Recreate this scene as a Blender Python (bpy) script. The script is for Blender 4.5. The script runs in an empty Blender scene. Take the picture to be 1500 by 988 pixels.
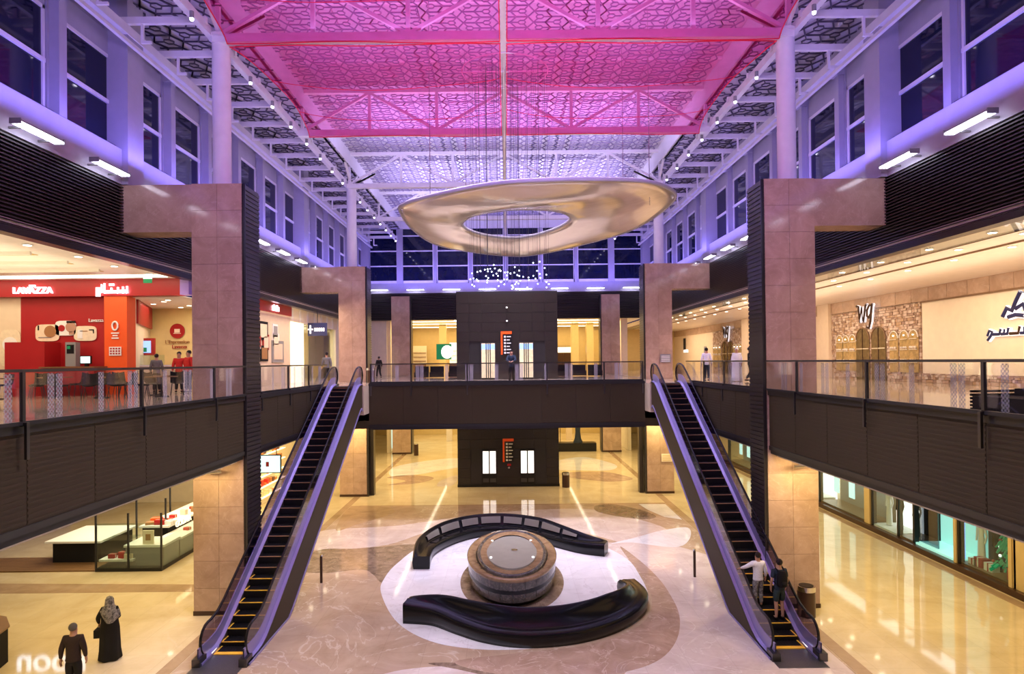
import bpy, bmesh, math, random
from math import pi, sin, cos, radians as R, tan, sqrt
from mathutils import Vector, Matrix, Euler
rnd = random.Random(7)
SC = bpy.context.scene
COL = SC.collection

# ------------------------------------------------------------ camera
cd = bpy.data.cameras.new('camera'); cam = bpy.data.objects.new('camera', cd); COL.objects.link(cam)
cd.sensor_width = 36; cd.lens = 935 / 1500 * 36
cd.shift_x = 0.00539; cd.shift_y = 0.01856
cd.clip_start = 0.05; cd.clip_end = 400
cam.matrix_world = Matrix.Translation((0, 0, 8.15)) @ Matrix.Rotation(R(90.5), 4, 'X') @ Matrix.Rotation(R(-0.6), 4, 'Z')
SC.camera = cam
# ------------------------------------------------------------ world, exposure
w = bpy.data.worlds.new('night'); SC.world = w; w.use_nodes = True
w.node_tree.nodes['Background'].inputs[0].default_value = (0.035, 0.06, 0.30, 1)
w.node_tree.nodes['Background'].inputs[1].default_value = 0.35
SC.view_settings.view_transform = 'Standard'; SC.view_settings.look = 'None'
SC.view_settings.gamma = 1; SC.view_settings.use_curve_mapping = False
SC.view_settings.exposure = 0.0

# ------------------------------------------------------------ lights
def area(name, loc, rot, sx, sy, power, col):
    l = bpy.data.lights.new(name, 'AREA'); l.shape = 'RECTANGLE'; l.size = sx; l.size_y = sy
    l.energy = power; l.color = col
    o = bpy.data.objects.new(name, l); o.location = loc; o.rotation_euler = rot; COL.objects.link(o)
    o.visible_camera = False; o.visible_glossy = False
    return o
VIO = (0.24, 0.19, 1.0); LAV = (0.92, 0.85, 1.0); WARM = (1.0, 0.75, 0.36); WARMW = (1.0, 0.77, 0.55)
# wall-washer strips along both clerestories and the end one
for s in (-1, 1):
    area('washer_light', (s*11.9, 14, 14.9), (pi, R(28)*s, 0), 0.3, 27, 520, VIO)
    area('washer_light', (s*11.9, 43, 14.9), (pi, R(28)*s, 0), 0.3, 28, 560, VIO)
area('washer_light', (0, 56.3, 14.9), (pi - R(20), 0, 0), 22, 0.3, 800, VIO)
# unseen area lights added at the trusses: up to the lattice, down to the floor
for y, p in ((14, 1.0), (24, 1.0), (34, 1.6), (44, 1.8), (52, 1.2)):
    area('roof_fill_up', (0, y, 19.4), (pi, 0, 0), 16, 6, (650 if y < 30 else 900)*p, (0.60, 0.52, 1.0))
for y in (12, 21, 30, 39):
    area('atrium_fill_down', (0, y, 18.3), (0, 0, 0), 6, 2, 1300, LAV).data.spread = R(110)
area('pillar_front_fill', (0, 3, 15.0), (R(92), 0, 0), 10, 1.5, 1100, (0.60, 0.38, 1.0)).data.spread = R(90)  # added unseen light that throws violet onto the pillar fronts
# warm gallery ceilings
for y, p in ((12, 1), (22, 1), (33, 1), (46, 1.2), (62, 1.2)):
    area('gallery_light', (15.4, y, 11.45), (0, 0, 0), 4, 8, 520*p, WARMW)
area('gallery_ceiling_fill', (15.5, 26, 10.9), (pi, 0, 0), 3, 34, 420, WARMW)  # added upward fill to brighten the right gallery ceiling
area('left_ceiling_fill', (-19, 19, 10.9), (pi, 0, 0), 10, 7, 340, (1.0, 0.85, 0.6))  # added upward fills, in place of weak bounce on the left ceiling
area('left_ceiling_fill', (-12.9, 26, 10.9), (pi, 0, 0), 0.6, 30, 60, (1.0, 0.85, 0.6))
for y in (12, 20):
    area('gallery_light', (-18, y, 11.45), (0, 0, 0), 10, 5, 290, WARMW)
area('cafe_light', (-18, 23.6, 11.3), (R(35), 0, 0), 10, 1.2, 80, WARMW)
area('cafe_light', (-15.2, 28.5, 10.8), (0, 0, 0), 3, 2.5, 130, WARMW)
area('gallery_light', (-11.4, 36, 11.4), (0, R(-18), 0), 2, 14, 620, WARMW)
area('gallery_light', (0, 66, 11.8), (0, 0, 0), 24, 10, 1500, WARM)
area('gallery_light', (-7, 60, 11.8), (0, 0, 0), 6, 3, 400, WARM)
area('gallery_light', (7.5, 60, 11.8), (0, 0, 0), 6, 3, 400, WARM)
# lower floor
for s in (-1, 1):
    for y, p in ((10, 1), (22, 1), (34, 1), (46, 1)):
        area('concourse_light', (s*13, y, 4.75), (0, 0, 0), 6, 9, 400*p, WARM)
area('concourse_light', (-7, 48, 4.7), (0, 0, 0), 6, 22, 1000, WARM)
area('concourse_light', (7, 48, 4.7), (0, 0, 0), 6, 22, 1000, WARM)
area('concourse_light', (0, 66, 4.7), (0, 0, 0), 24, 12, 1500, WARM)

for s in (-1, 1):
    area('pillar_downlight', (s*9.3, 19.9, 4.85), (R(16), 0, 0), 1.4, 0.2, 75 if s > 0 else 40, WARM)
    area('pillar_downlight', (s*9.3, 38.0, 4.7), (R(16), 0, 0), 1.4, 0.2, 90, WARM)

# ------------------------------------------------------------ materials
MATS = {}
def nt(name):
    m = bpy.data.materials.new(name); m.use_nodes = True
    return m, m.node_tree, m.node_tree.nodes['Principled BSDF']
def plain(name, col, rough=0.5, metal=0, emit=None, es=0, spec=0.5, noise=0.08, nscale=3.0, bump=0.0):
    m, t, b = nt(name)
    b.inputs['Roughness'].default_value = rough; b.inputs['Metallic'].default_value = metal
    b.inputs['Specular IOR Level'].default_value = spec
    b.inputs['Base Color'].default_value = (*col, 1)
    if noise:
        g = t.nodes.new('ShaderNodeNewGeometry'); n = t.nodes.new('ShaderNodeTexNoise'); n.inputs['Scale'].default_value = nscale
        t.links.new(g.outputs['Position'], n.inputs['Vector'])
        r = t.nodes.new('ShaderNodeMixRGB')
        r.inputs[1].default_value = (*[c*(1-noise) for c in col], 1); r.inputs[2].default_value = (*[min(1, c*(1+noise)) for c in col], 1)
        t.links.new(n.outputs['Fac'], r.inputs[0]); t.links.new(r.outputs[0], b.inputs['Base Color'])
        if bump:
            bp = t.nodes.new('ShaderNodeBump'); bp.inputs['Strength'].default_value = bump; bp.inputs['Distance'].default_value = 0.02
            t.links.new(n.outputs['Fac'], bp.inputs['Height']); t.links.new(bp.outputs[0], b.inputs['Normal'])
    if emit:
        b.inputs['Emission Color'].default_value = (*emit, 1); b.inputs['Emission Strength'].default_value = es
    MATS[name] = m; return m
def marble(name, c1, c2, rough=0.1, scale=0.8, vein=None, vs=0.5, objvar=0.0, joints=None, spec=0.5):
    m, t, b = nt(name); N = t.nodes; Lk = t.links
    g = N.new('ShaderNodeNewGeometry')
    n = N.new('ShaderNodeTexNoise'); n.inputs['Scale'].default_value = scale; n.inputs['Detail'].default_value = 8; n.inputs['Roughness'].default_value = 0.65
    n.inputs['Distortion'].default_value = 0.8
    Lk.new(g.outputs['Position'], n.inputs['Vector'])
    cr = N.new('ShaderNodeValToRGB'); cr.color_ramp.elements[0].position = 0.35; cr.color_ramp.elements[1].position = 0.68
    cr.color_ramp.elements[0].color = (*c1, 1); cr.color_ramp.elements[1].color = (*c2, 1)
    Lk.new(n.outputs['Fac'], cr.inputs[0]); out = cr.outputs[0]
    if vein:
        v = N.new('ShaderNodeTexNoise'); v.inputs['Scale'].default_value = vs; v.inputs['Detail'].default_value = 5; v.inputs['Distortion'].default_value = 2.0
        Lk.new(g.outputs['Position'], v.inputs['Vector'])
        a = N.new('ShaderNodeMath'); a.operation = 'SUBTRACT'; a.inputs[1].default_value = 0.5; Lk.new(v.outputs['Fac'], a.inputs[0])
        a2 = N.new('ShaderNodeMath'); a2.operation = 'ABSOLUTE'; Lk.new(a.outputs[0], a2.inputs[0])
        r2 = N.new('ShaderNodeValToRGB'); r2.color_ramp.elements[0].position = 0.0; r2.color_ramp.elements[1].position = 0.012
        r2.color_ramp.elements[0].color = (1, 1, 1, 1); r2.color_ramp.elements[1].color = (0, 0, 0, 1); Lk.new(a2.outputs[0], r2.inputs[0])
        mm = N.new('ShaderNodeMath'); mm.operation = 'MULTIPLY'; mm.inputs[1].default_value = 0.55; Lk.new(r2.outputs[0], mm.inputs[0])
        mx = N.new('ShaderNodeMixRGB'); mx.inputs[2].default_value = (*vein, 1); Lk.new(mm.outputs[0], mx.inputs[0]); Lk.new(out, mx.inputs[1]); out = mx.outputs[0]
    if joints:
        bt = N.new('ShaderNodeTexBrick'); bt.inputs['Scale'].default_value = 1.0; bt.inputs['Brick Width'].default_value = joints; bt.inputs['Row Height'].default_value = joints
        bt.offset = 0; bt.inputs['Mortar Size'].default_value = 0.006; bt.inputs['Color1'].default_value = (1, 1, 1, 1); bt.inputs['Color2'].default_value = (0.94, 0.94, 0.94, 1)
        bt.inputs['Mortar'].default_value = (0.82, 0.82, 0.82, 1)
        Lk.new(g.outputs['Position'], bt.inputs['Vector'])
        mx = N.new('ShaderNodeMixRGB'); mx.blend_type = 'MULTIPLY'; mx.inputs[0].default_value = 1; Lk.new(out, mx.inputs[1]); Lk.new(bt.outputs['Color'], mx.inputs[2]); out = mx.outputs[0]
    if objvar:
        oi = N.new('ShaderNodeObjectInfo'); mr = N.new('ShaderNodeMapRange'); mr.inputs['To Min'].default_value = 1-objvar; mr.inputs['To Max'].default_value = 1+objvar*0.5
        Lk.new(oi.outputs['Random'], mr.inputs['Value'])
        mx = N.new('ShaderNodeMixRGB'); mx.blend_type = 'MULTIPLY'; mx.inputs[0].default_value = 1; Lk.new(out, mx.inputs[1]); Lk.new(mr.outputs[0], mx.inputs[2]); out = mx.outputs[0]
    Lk.new(out, b.inputs['Base Color']); b.inputs['Roughness'].default_value = rough; b.inputs['Specular IOR Level'].default_value = spec
    MATS[name] = m; return m
def glass(name, tint=(0.9, 0.95, 1), alpha=0.12, rough=0.02, gl=0.9):
    # thin sheet: mostly clear, with a Fresnel reflection
    m = bpy.data.materials.new(name); m.use_nodes = True; t = m.node_tree; N = t.nodes; N.clear()
    o = N.new('ShaderNodeOutputMaterial'); tr = N.new('ShaderNodeBsdfTransparent'); tr.inputs[0].default_value = (*tint, 1)
    g = N.new('ShaderNodeBsdfGlossy'); g.inputs['Roughness'].default_value = rough; g.inputs[0].default_value = (gl, gl, gl, 1)
    f = N.new('ShaderNodeLayerWeight'); f.inputs['Blend'].default_value = 0.5
    pw = N.new('ShaderNodeMath'); pw.operation = 'POWER'; pw.inputs[1].default_value = 4.5; t.links.new(f.outputs['Facing'], pw.inputs[0])
    a = N.new('ShaderNodeMath'); a.operation = 'MULTIPLY_ADD'; a.inputs[1].default_value = 0.6; a.inputs[2].default_value = alpha; a.use_clamp = True
    t.links.new(pw.outputs[0], a.inputs[0]); mx = N.new('ShaderNodeMixShader')
    t.links.new(a.outputs[0], mx.inputs[0]); t.links.new(tr.outputs[0], mx.inputs[1]); t.links.new(g.outputs[0], mx.inputs[2]); t.links.new(mx.outputs[0], o.inputs[0])
    MATS[name] = m; return m
def dotted(name, col, scale, thr, rough=0.6):
    # printed dot pattern: opaque dots, clear between
    m, t, b = nt(name); N = t.nodes
    g = N.new('ShaderNodeNewGeometry'); s = N.new('ShaderNodeVectorMath'); s.operation = 'SCALE'; s.inputs['Scale'].default_value = scale
    t.links.new(g.outputs['Position'], s.inputs[0])
    sep = N.new('ShaderNodeSeparateXYZ'); t.links.new(s.outputs[0], sep.inputs[0])
    add = N.new('ShaderNodeMath'); add.operation = 'ADD'; t.links.new(sep.outputs[0], add.inputs[0]); t.links.new(sep.outputs[1], add.inputs[1])
    sn = []
    for src in (add.outputs[0], sep.outputs[2]):
        q = N.new('ShaderNodeMath'); q.operation = 'SINE'; t.links.new(src, q.inputs[0]); sn.append(q)
    mu = N.new('ShaderNodeMath'); mu.operation = 'MULTIPLY'; t.links.new(sn[0].outputs[0], mu.inputs[0]); t.links.new(sn[1].outputs[0], mu.inputs[1])
    gt = N.new('ShaderNodeMath'); gt.operation = 'GREATER_THAN'; gt.inputs[1].default_value = thr; t.links.new(mu.outputs[0], gt.inputs[0])
    ml = N.new('ShaderNodeMath'); ml.operation = 'MULTIPLY_ADD'; ml.inputs[1].default_value = 0.32; ml.inputs[2].default_value = 0.14; t.links.new(gt.outputs[0], ml.inputs[0])
    t.links.new(ml.outputs[0], b.inputs['Alpha']); b.inputs['Base Color'].default_value = (*col, 1); b.inputs['Roughness'].default_value = rough
    MATS[name] = m; return m
def netmat(name):
    m = bpy.data.materials.new(name); m.use_nodes = True; t = m.node_tree; N = t.nodes; N.clear()
    o = N.new('ShaderNodeOutputMaterial'); tr = N.new('ShaderNodeBsdfTransparent'); tr.inputs[0].default_value = (1.0, 0.50, 0.80, 1)
    d = N.new('ShaderNodeBsdfDiffuse'); d.inputs[0].default_value = (1.0, 0.035, 0.22, 1)
    l = N.new('ShaderNodeBsdfTranslucent'); l.inputs[0].default_value = (1.0, 0.05, 0.28, 1)
    mx = N.new('ShaderNodeMixShader'); mx.inputs[0].default_value = 0.5; t.links.new(d.outputs[0], mx.inputs[1]); t.links.new(l.outputs[0], mx.inputs[2])
    g = N.new('ShaderNodeNewGeometry'); n = N.new('ShaderNodeTexNoise'); n.inputs['Scale'].default_value = 1.3; n.inputs['Detail'].default_value = 3
    t.links.new(g.outputs['Position'], n.inputs['Vector'])
    mr = N.new('ShaderNodeMapRange'); mr.inputs['From Min'].default_value = 0.3; mr.inputs['From Max'].default_value = 0.7; mr.inputs['To Min'].default_value = 0.26; mr.inputs['To Max'].default_value = 0.36
    t.links.new(n.outputs['Fac'], mr.inputs['Value'])
    m2 = N.new('ShaderNodeMixShader'); t.links.new(mr.outputs[0], m2.inputs[0]); t.links.new(tr.outputs[0], m2.inputs[1]); t.links.new(mx.outputs[0], m2.inputs[2]); t.links.new(m2.outputs[0], o.inputs[0])
    MATS[name] = m; return m
def varied(name, cols, rough=0.7):
    # each piece of a joined mesh gets its own tone (constant per connected piece)
    m, t, b = nt(name); N = t.nodes
    g = N.new('ShaderNodeNewGeometry'); cr = N.new('ShaderNodeValToRGB'); cr.color_ramp.interpolation = 'CONSTANT'
    e = cr.color_ramp.elements; e[0].color = (*cols[0], 1); e[1].color = (*cols[-1], 1); e[1].position = 1 - 1/len(cols)
    for i, c in enumerate(cols[1:-1], 1):
        x = e.new(i/len(cols)); x.color = (*c, 1)
    t.links.new(g.outputs['Random Per Island'], cr.inputs[0]); t.links.new(cr.outputs[0], b.inputs['Base Color'])
    b.inputs['Roughness'].default_value = rough; MATS[name] = m; return m

marble('floor_beige', (0.36, 0.25, 0.17), (0.50, 0.37, 0.27), 0.07, 0.6, (0.66, 0.56, 0.46), 0.35, joints=1.2)
marble('floor_cream', (0.56, 0.45, 0.27), (0.68, 0.57, 0.38), 0.06, 0.5, (0.62, 0.52, 0.36), 0.3, joints=1.2)
marble('floor_up', (0.50, 0.40, 0.30), (0.64, 0.53, 0.42), 0.06, 0.5, joints=1.2)
marble('inlay_white', (0.64, 0.63, 0.66), (0.78, 0.77, 0.80), 0.07, 0.7, (0.52, 0.48, 0.5), 0.4, joints=1.2)
marble('inlay_pink', (0.52, 0.42, 0.38), (0.68, 0.58, 0.54), 0.07, 0.6, (0.75, 0.68, 0.64), 0.4, joints=1.2)
marble('inlay_brown', (0.13, 0.09, 0.06), (0.30, 0.21, 0.15), 0.08, 2.2, (0.45, 0.35, 0.26), 1.0)
marble('inlay_tan', (0.33, 0.22, 0.13), (0.45, 0.32, 0.20), 0.07, 0.8, joints=1.2)
marble('inlay_rose', (0.32, 0.21, 0.15), (0.46, 0.32, 0.245), 0.07, 1.1, (0.62, 0.48, 0.4), 0.5)
marble('stone', (0.40, 0.265, 0.18), (0.53, 0.37, 0.265), 0.11, 1.4, (0.58, 0.43, 0.32), 1.3, objvar=0.08)
marble('fountain_stone', (0.045, 0.04, 0.038), (0.14, 0.125, 0.115), 0.12, 5, (0.3, 0.24, 0.18), 2.0)
marble('rim_stone', (0.20, 0.12, 0.06), (0.34, 0.22, 0.12), 0.08, 3)
plain('white_paint', (0.39, 0.38, 0.46), 0.45)
plain('roof_white', (0.62, 0.60, 0.66), 0.7)
plain('steel_white', (0.78, 0.77, 0.80), 0.35)
plain('pale_lattice', (0.24, 0.20, 0.33), 0.5)
plain('dark_lattice', (0.07, 0.06, 0.10), 0.5)
plain('dark_clad', (0.030, 0.024, 0.022), 0.32)
plain('dark_louvre', (0.030, 0.024, 0.026), 0.34)
plain('fascia_brown', (0.042, 0.031, 0.017), 0.6, nscale=8)
plain('fascia_trim', (0.022, 0.021, 0.022), 0.3)
plain('elevator_clad', (0.022, 0.018, 0.016), 0.3)
plain('rail_metal', (0.12, 0.12, 0.13), 0.3, 0.9, noise=0)
plain('rail_dark', (0.035, 0.035, 0.04), 0.35, 0.4, noise=0)
plain('chrome', (0.7, 0.7, 0.72), 0.12, 1.0, noise=0)
plain('black', (0.006, 0.006, 0.007), 0.35, noise=0)
plain('bench_black', (0.006, 0.006, 0.007), 0.20, noise=0, spec=0.35)
plain('bench_panel', (0.17, 0.15, 0.14), 0.2, noise=0)
plain('rubber', (0.008, 0.008, 0.009), 0.25, noise=0)
plain('step_dark', (0.010, 0.010, 0.011), 0.5, 0.3, noise=0)
plain('nosing', (0.42, 0.24, 0.12), 0.4, 0.2, noise=0)
plain('nosing_yellow', (0.85, 0.5, 0.05), 0.4, noise=0)
plain('skirt', (0.36, 0.32, 0.62), 0.28, 0.55, noise=0)  # violet light worked into the metal's base colour
plain('plate_metal', (0.20, 0.20, 0.22), 0.35, 0.8, noise=0.2, nscale=30)
plain('gold', (0.84, 0.77, 0.66), 0.14, 0.4, noise=0.06, nscale=1.4, bump=0.9)
plain('cream', (0.72, 0.58, 0.42), 0.6)
plain('cream_light', (0.80, 0.70, 0.52), 0.6)
plain('yellow_wall', (0.72, 0.60, 0.26), 0.55)
plain('gold_wall', (0.60, 0.45, 0.20), 0.35)
plain('ceiling_cream', (0.78, 0.70, 0.60), 0.35)
plain('ceiling_white', (0.80, 0.76, 0.66), 0.5)
plain('red', (0.36, 0.010, 0.013), 0.4)
plain('red_dark', (0.30, 0.010, 0.012), 0.4)
plain('orange', (0.80, 0.10, 0.015), 0.4)
plain('white', (0.8, 0.8, 0.78), 0.4, noise=0)
plain('grey', (0.25, 0.25, 0.26), 0.4, noise=0)
plain('wood', (0.20, 0.11, 0.05), 0.35, nscale=6, noise=0.2)
plain('dark_wood', (0.05, 0.022, 0.012), 0.3, nscale=6, noise=0.2)
plain('skin', (0.45, 0.25, 0.17), 0.55, noise=0)
plain('hair', (0.012, 0.009, 0.008), 0.5, noise=0)
plain('hair_grey', (0.10, 0.09, 0.085), 0.5, noise=0)
for n, c in dict(cloth_black=(0.008, 0.008, 0.009), cloth_brown=(0.030, 0.018, 0.016), cloth_white=(0.75, 0.74, 0.78), cloth_navy=(0.02, 0.03, 0.05),
                 cloth_greygreen=(0.03, 0.05, 0.055), cloth_grey=(0.14, 0.14, 0.15), cloth_red=(0.5, 0.02, 0.02), cloth_blue=(0.05, 0.07, 0.14)).items():
    plain(n, c, 0.85, noise=0.25, nscale=25)
plain('tube_light', (1, 1, 1), 0.5, emit=(0.82, 0.80, 1.0), es=9, noise=0)
plain('spot_light', (1, 1, 1), 0.5, emit=(0.85, 0.82, 1.0), es=14, noise=0)
plain('bead_light', (1, 1, 1), 0.3, emit=(0.75, 0.85, 1.0), es=5, noise=0)
plain('down_light', (1, 1, 1), 0.5, emit=(1.0, 0.88, 0.62), es=8, noise=0)
plain('cove_light', (1, 1, 1), 0.5, emit=(1.0, 0.88, 0.62), es=4.0, noise=0)
plain('fill_white', (1, 1, 1), 0.5, emit=(0.95, 0.98, 1.0), es=2.2, noise=0)
plain('sign_white', (1, 1, 1), 0.5, emit=(1.0, 0.72, 0.80), es=3.5, noise=0)
plain('lit_white', (1, 1, 1), 0.5, emit=(1.0, 0.97, 0.92), es=1.3, noise=0)
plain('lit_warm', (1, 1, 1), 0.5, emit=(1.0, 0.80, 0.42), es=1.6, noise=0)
plain('lit_car', (0.5, 0.4, 0.25), 0.3, emit=(1.0, 0.82, 0.5), es=0.55, noise=0.5, nscale=6)
plain('lit_letters', (1, 1, 1), 0.5, emit=(0.62, 0.80, 1.0), es=4, noise=0)
plain('cove_glow_paint', (0.62, 0.45, 0.16), 0.5)
plain('lit_teal', (0.3, 0.6, 0.55), 0.4, emit=(0.35, 0.85, 0.75), es=0.7, noise=0)
plain('lit_screen', (0.4, 0.6, 0.6), 0.3, emit=(0.65, 0.95, 0.95), es=1.1, noise=0)
plain('lit_blue', (0.2, 0.3, 0.6), 0.3, emit=(0.3, 0.5, 1.0), es=1.2, noise=0)
plain('sign_blue', (0.015, 0.02, 0.10), 0.3, noise=0)
plain('sign_halo', (1, 1, 1), 0.4, emit=(0.85, 0.85, 1.0), es=0.7, noise=0)
plain('sign_bronze', (0.06, 0.03, 0.015), 0.3, 0.3, noise=0)
plain('green', (0.01, 0.16, 0.06), 0.4, emit=(0.01, 0.4, 0.15), es=0.3, noise=0)
plain('water', (0.27, 0.27, 0.24), 0.05, noise=0.1)
plain('poster', (0.78, 0.66, 0.48), 0.5, nscale=8, noise=0.15)
plain('tan_brown', (0.35, 0.17, 0.06), 0.5)
plain('night_glass', (0.003, 0.006, 0.028), 0.05, noise=0.4, nscale=1.2, spec=0.45)
plain('arch_glass', (0.11, 0.075, 0.04), 0.12, noise=0.6, nscale=5)
plain('arch_lit', (0.32, 0.20, 0.08), 0.15, noise=0.8, nscale=6, emit=(1.0, 0.72, 0.28), es=0.08)
plain('net_rope', (0.8, 0.01, 0.06), 0.6, noise=0)
plain('purple_end', (0.35, 0.22, 0.6), 0.4)  # plain violet for the end of the red band
glass('glass_clear', (0.93, 0.94, 0.96), 0.07)
glass('glass_shop', (0.85, 0.92, 0.90), 0.06)
glass('glass_dark', (0.42, 0.46, 0.5), 0.10)
glass('glass_esc', (0.62, 0.58, 0.80), 0.16, rough=0.08, gl=0.9)
dotted('frit', (0.42, 0.40, 0.44), 75, 0.0)
netmat('net')
varied('mosaic', [(0.36, 0.24, 0.17), (0.48, 0.34, 0.25), (0.55, 0.42, 0.33), (0.30, 0.19, 0.13), (0.60, 0.48, 0.38), (0.42, 0.27, 0.16)])
varied('goods', [(0.6, 0.03, 0.02), (0.75, 0.65, 0.4), (0.8, 0.78, 0.7), (0.5, 0.2, 0.04), (0.15, 0.05, 0.03), (0.7, 0.12, 0.02), (0.8, 0.75, 0.55)], 0.4)

# ------------------------------------------------------------ mesh helpers
class MB:
    def __init__(s): s.v = []; s.f = []; s.m = []; s.sm = []
    def add(s, vs, fs, mi=0, smooth=False):
        o = len(s.v); s.v += [tuple(p) for p in vs]
        for f in fs: s.f.append([i+o for i in f]); s.m.append(mi); s.sm.append(smooth)
        return s
    def box(s, x0, x1, y0, y1, z0, z1, mi=0):
        if x0 > x1: x0, x1 = x1, x0
        if y0 > y1: y0, y1 = y1, y0
        if z0 > z1: z0, z1 = z1, z0
        v = [(x0,y0,z0),(x1,y0,z0),(x1,y1,z0),(x0,y1,z0),(x0,y0,z1),(x1,y0,z1),(x1,y1,z1),(x0,y1,z1)]
        return s.add(v, [(0,3,2,1),(4,5,6,7),(0,1,5,4),(1,2,6,5),(2,3,7,6),(3,0,4,7)], mi)
    def bar(s, a, b, w=0.05, h=None, mi=0, up=(0, 0, 1)):
        a = Vector(a); b = Vector(b); d = (b-a).normalized(); up = Vector(up)
        if abs(d.dot(up)) > 0.99: up = Vector((1, 0, 0))
        x = d.cross(up).normalized(); y = x.cross(d); h = w if h is None else h
        v = []
        for p in (a, b):
            for i, j in ((-1,-1),(1,-1),(1,1),(-1,1)): v.append(p + x*w/2*i + y*h/2*j)
        return s.add(v, [(0,3,2,1),(4,5,6,7),(0,1,5,4),(1,2,6,5),(2,3,7,6),(3,0,4,7)], mi)
    def tube(s, pts, r=0.05, n=8, mi=0, closed=False, caps=True):
        pts = [Vector(p) for p in pts]; N = len(pts); rings = []
        up = Vector((0, 0, 1)); prev = None
        rs = r if isinstance(r, (list, tuple)) else [r]*N
        for i, p in enumerate(pts):
            a = pts[(i-1) % N] if (closed or i > 0) else p; b = pts[(i+1) % N] if (closed or i < N-1) else p
            d = (b-a).normalized()
            if prev is None:
                u = up if abs(d.dot(up)) < 0.95 else Vector((1, 0, 0)); x = d.cross(u).normalized()
            else:
                x = (prev - d*prev.dot(d)); x = x.normalized() if x.length > 1e-6 else d.cross(up).normalized()
            prev = x; y = d.cross(x)
            rings.append([p + (x*cos(2*pi*k/n) + y*sin(2*pi*k/n))*rs[i] for k in range(n)])
        v = [q for r_ in rings for q in r_]; f = []
        for i in range(N if closed else N-1):
            j = (i+1) % N
            for k in range(n): f.append((i*n+k, i*n+(k+1) % n, j*n+(k+1) % n, j*n+k))
        s.add(v, f, mi, True)
        if caps and not closed:
            s.add(rings[0], [tuple(range(n))[::-1]], mi); s.add(rings[-1], [tuple(range(n))], mi)
        return s
    def cyl(s, x, y, z0, z1, r, n=16, mi=0, r2=None):
        r2 = r if r2 is None else r2
        a = [(x+r*cos(2*pi*k/n), y+r*sin(2*pi*k/n), z0) for k in range(n)]; b = [(x+r2*cos(2*pi*k/n), y+r2*sin(2*pi*k/n), z1) for k in range(n)]
        s.add(a+b, [(k, (k+1) % n, n+(k+1) % n, n+k) for k in range(n)], mi, True)
        return s.add(a, [tuple(range(n))[::-1]], mi).add(b, [tuple(range(n))], mi)
    def prism(s, pts, z0, z1, mi=0):
        n = len(pts); a = [(x, y, z0) for x, y in pts]; b = [(x, y, z1) for x, y in pts]
        s.add(a+b, [(k, (k+1) % n, n+(k+1) % n, n+k) for k in range(n)] + [tuple(range(n))[::-1], tuple(range(n, 2*n))], mi); return s
    def prism_y(s, pts, y0, y1, mi=0):   # outline in x,z
        n = len(pts); a = [(x, y0, z) for x, z in pts]; b = [(x, y1, z) for x, z in pts]
        return s.add(a+b, [(k, (k+1) % n, n+(k+1) % n, n+k) for k in range(n)] + [tuple(range(n))[::-1], tuple(range(n, 2*n))], mi)
    def prism_x(s, pts, x0, x1, mi=0):   # outline in y,z
        n = len(pts); a = [(x0, y, z) for y, z in pts]; b = [(x1, y, z) for y, z in pts]
        return s.add(a+b, [(k, (k+1) % n, n+(k+1) % n, n+k) for k in range(n)] + [tuple(range(n))[::-1], tuple(range(n, 2*n))], mi)
    def ball(s, c, r, n=10, mi=0, sc=(1, 1, 1)):
        v = []; f = []; m = max(4, n//2+1)
        for i in range(m+1):
            t = pi*i/m
            for k in range(n): v.append((c[0]+r*sc[0]*sin(t)*cos(2*pi*k/n), c[1]+r*sc[1]*sin(t)*sin(2*pi*k/n), c[2]+r*sc[2]*cos(t)))
        for i in range(m):
            for k in range(n): f.append((i*n+k, (i+1)*n+k, (i+1)*n+(k+1) % n, i*n+(k+1) % n))
        return s.add(v, f, mi, True)
    def grid(s, rows, mi=0, smooth=True, closed=False):
        n = len(rows[0]); v = [p for r_ in rows for p in r_]; f = []
        for i in range(len(rows)-1):
            for k in range(n if closed else n-1): f.append((i*n+k, i*n+(k+1) % n, (i+1)*n+(k+1) % n, (i+1)*n+k))
        return s.add(v, f, mi, smooth)
    def mesh(s, name, mats):
        me = bpy.data.meshes.new(name); me.from_pydata(s.v, [], s.f)
        for m in (mats if isinstance(mats, (list, tuple)) else [mats]): me.materials.append(MATS[m])
        me.polygons.foreach_set('material_index', s.m); me.polygons.foreach_set('use_smooth', s.sm); me.update()
        return me
    def build(s, name, mats, parent=None, **k):
        return mobj(name, s.mesh(name, mats), parent, **k)
def mobj(name, me, parent=None, loc=None, rot=None, label=None, kind=None, cat=None, group=None, scale=None):
    o = bpy.data.objects.new(name, me); COL.objects.link(o)
    if parent: o.parent = parent
    if loc: o.location = loc
    if rot: o.rotation_euler = rot
    if scale: o.scale = scale
    tag(o, label, cat, group, kind); return o
def tag(o, label=None, cat=None, group=None, kind=None):
    if label: o['label'] = label
    if cat: o['category'] = cat
    if group: o['group'] = group
    if kind: o['kind'] = kind
    return o
def thing(name, label, cat, loc=(0, 0, 0), rz=0, group=None):
    o = bpy.data.objects.new(name, None); COL.objects.link(o); o.location = loc; o.rotation_euler = (0, 0, rz)
    o.empty_display_size = 0.2
    return tag(o, label, cat, group)
def struct(name, loc=(0, 0, 0)):
    o = bpy.data.objects.new(name, None); COL.objects.link(o); o.location = loc; o['kind'] = 'structure'; return o
def tree_copy(o, loc, rz=None, label=None, group=None):
    c = o.copy(); COL.objects.link(c); c.location = loc
    if rz is not None: c.rotation_euler = (0, 0, rz)
    if label: c['label'] = label
    if group: c['group'] = group
    for ch in list(o.children):
        d = ch.copy(); COL.objects.link(d); d.parent = c
        for g in list(ch.children):
            e = g.copy(); COL.objects.link(e); e.parent = d
    return c
def B(x0, x1, y0, y1, z0, z1, mi=0): return MB().box(x0, x1, y0, y1, z0, z1, mi)
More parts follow.
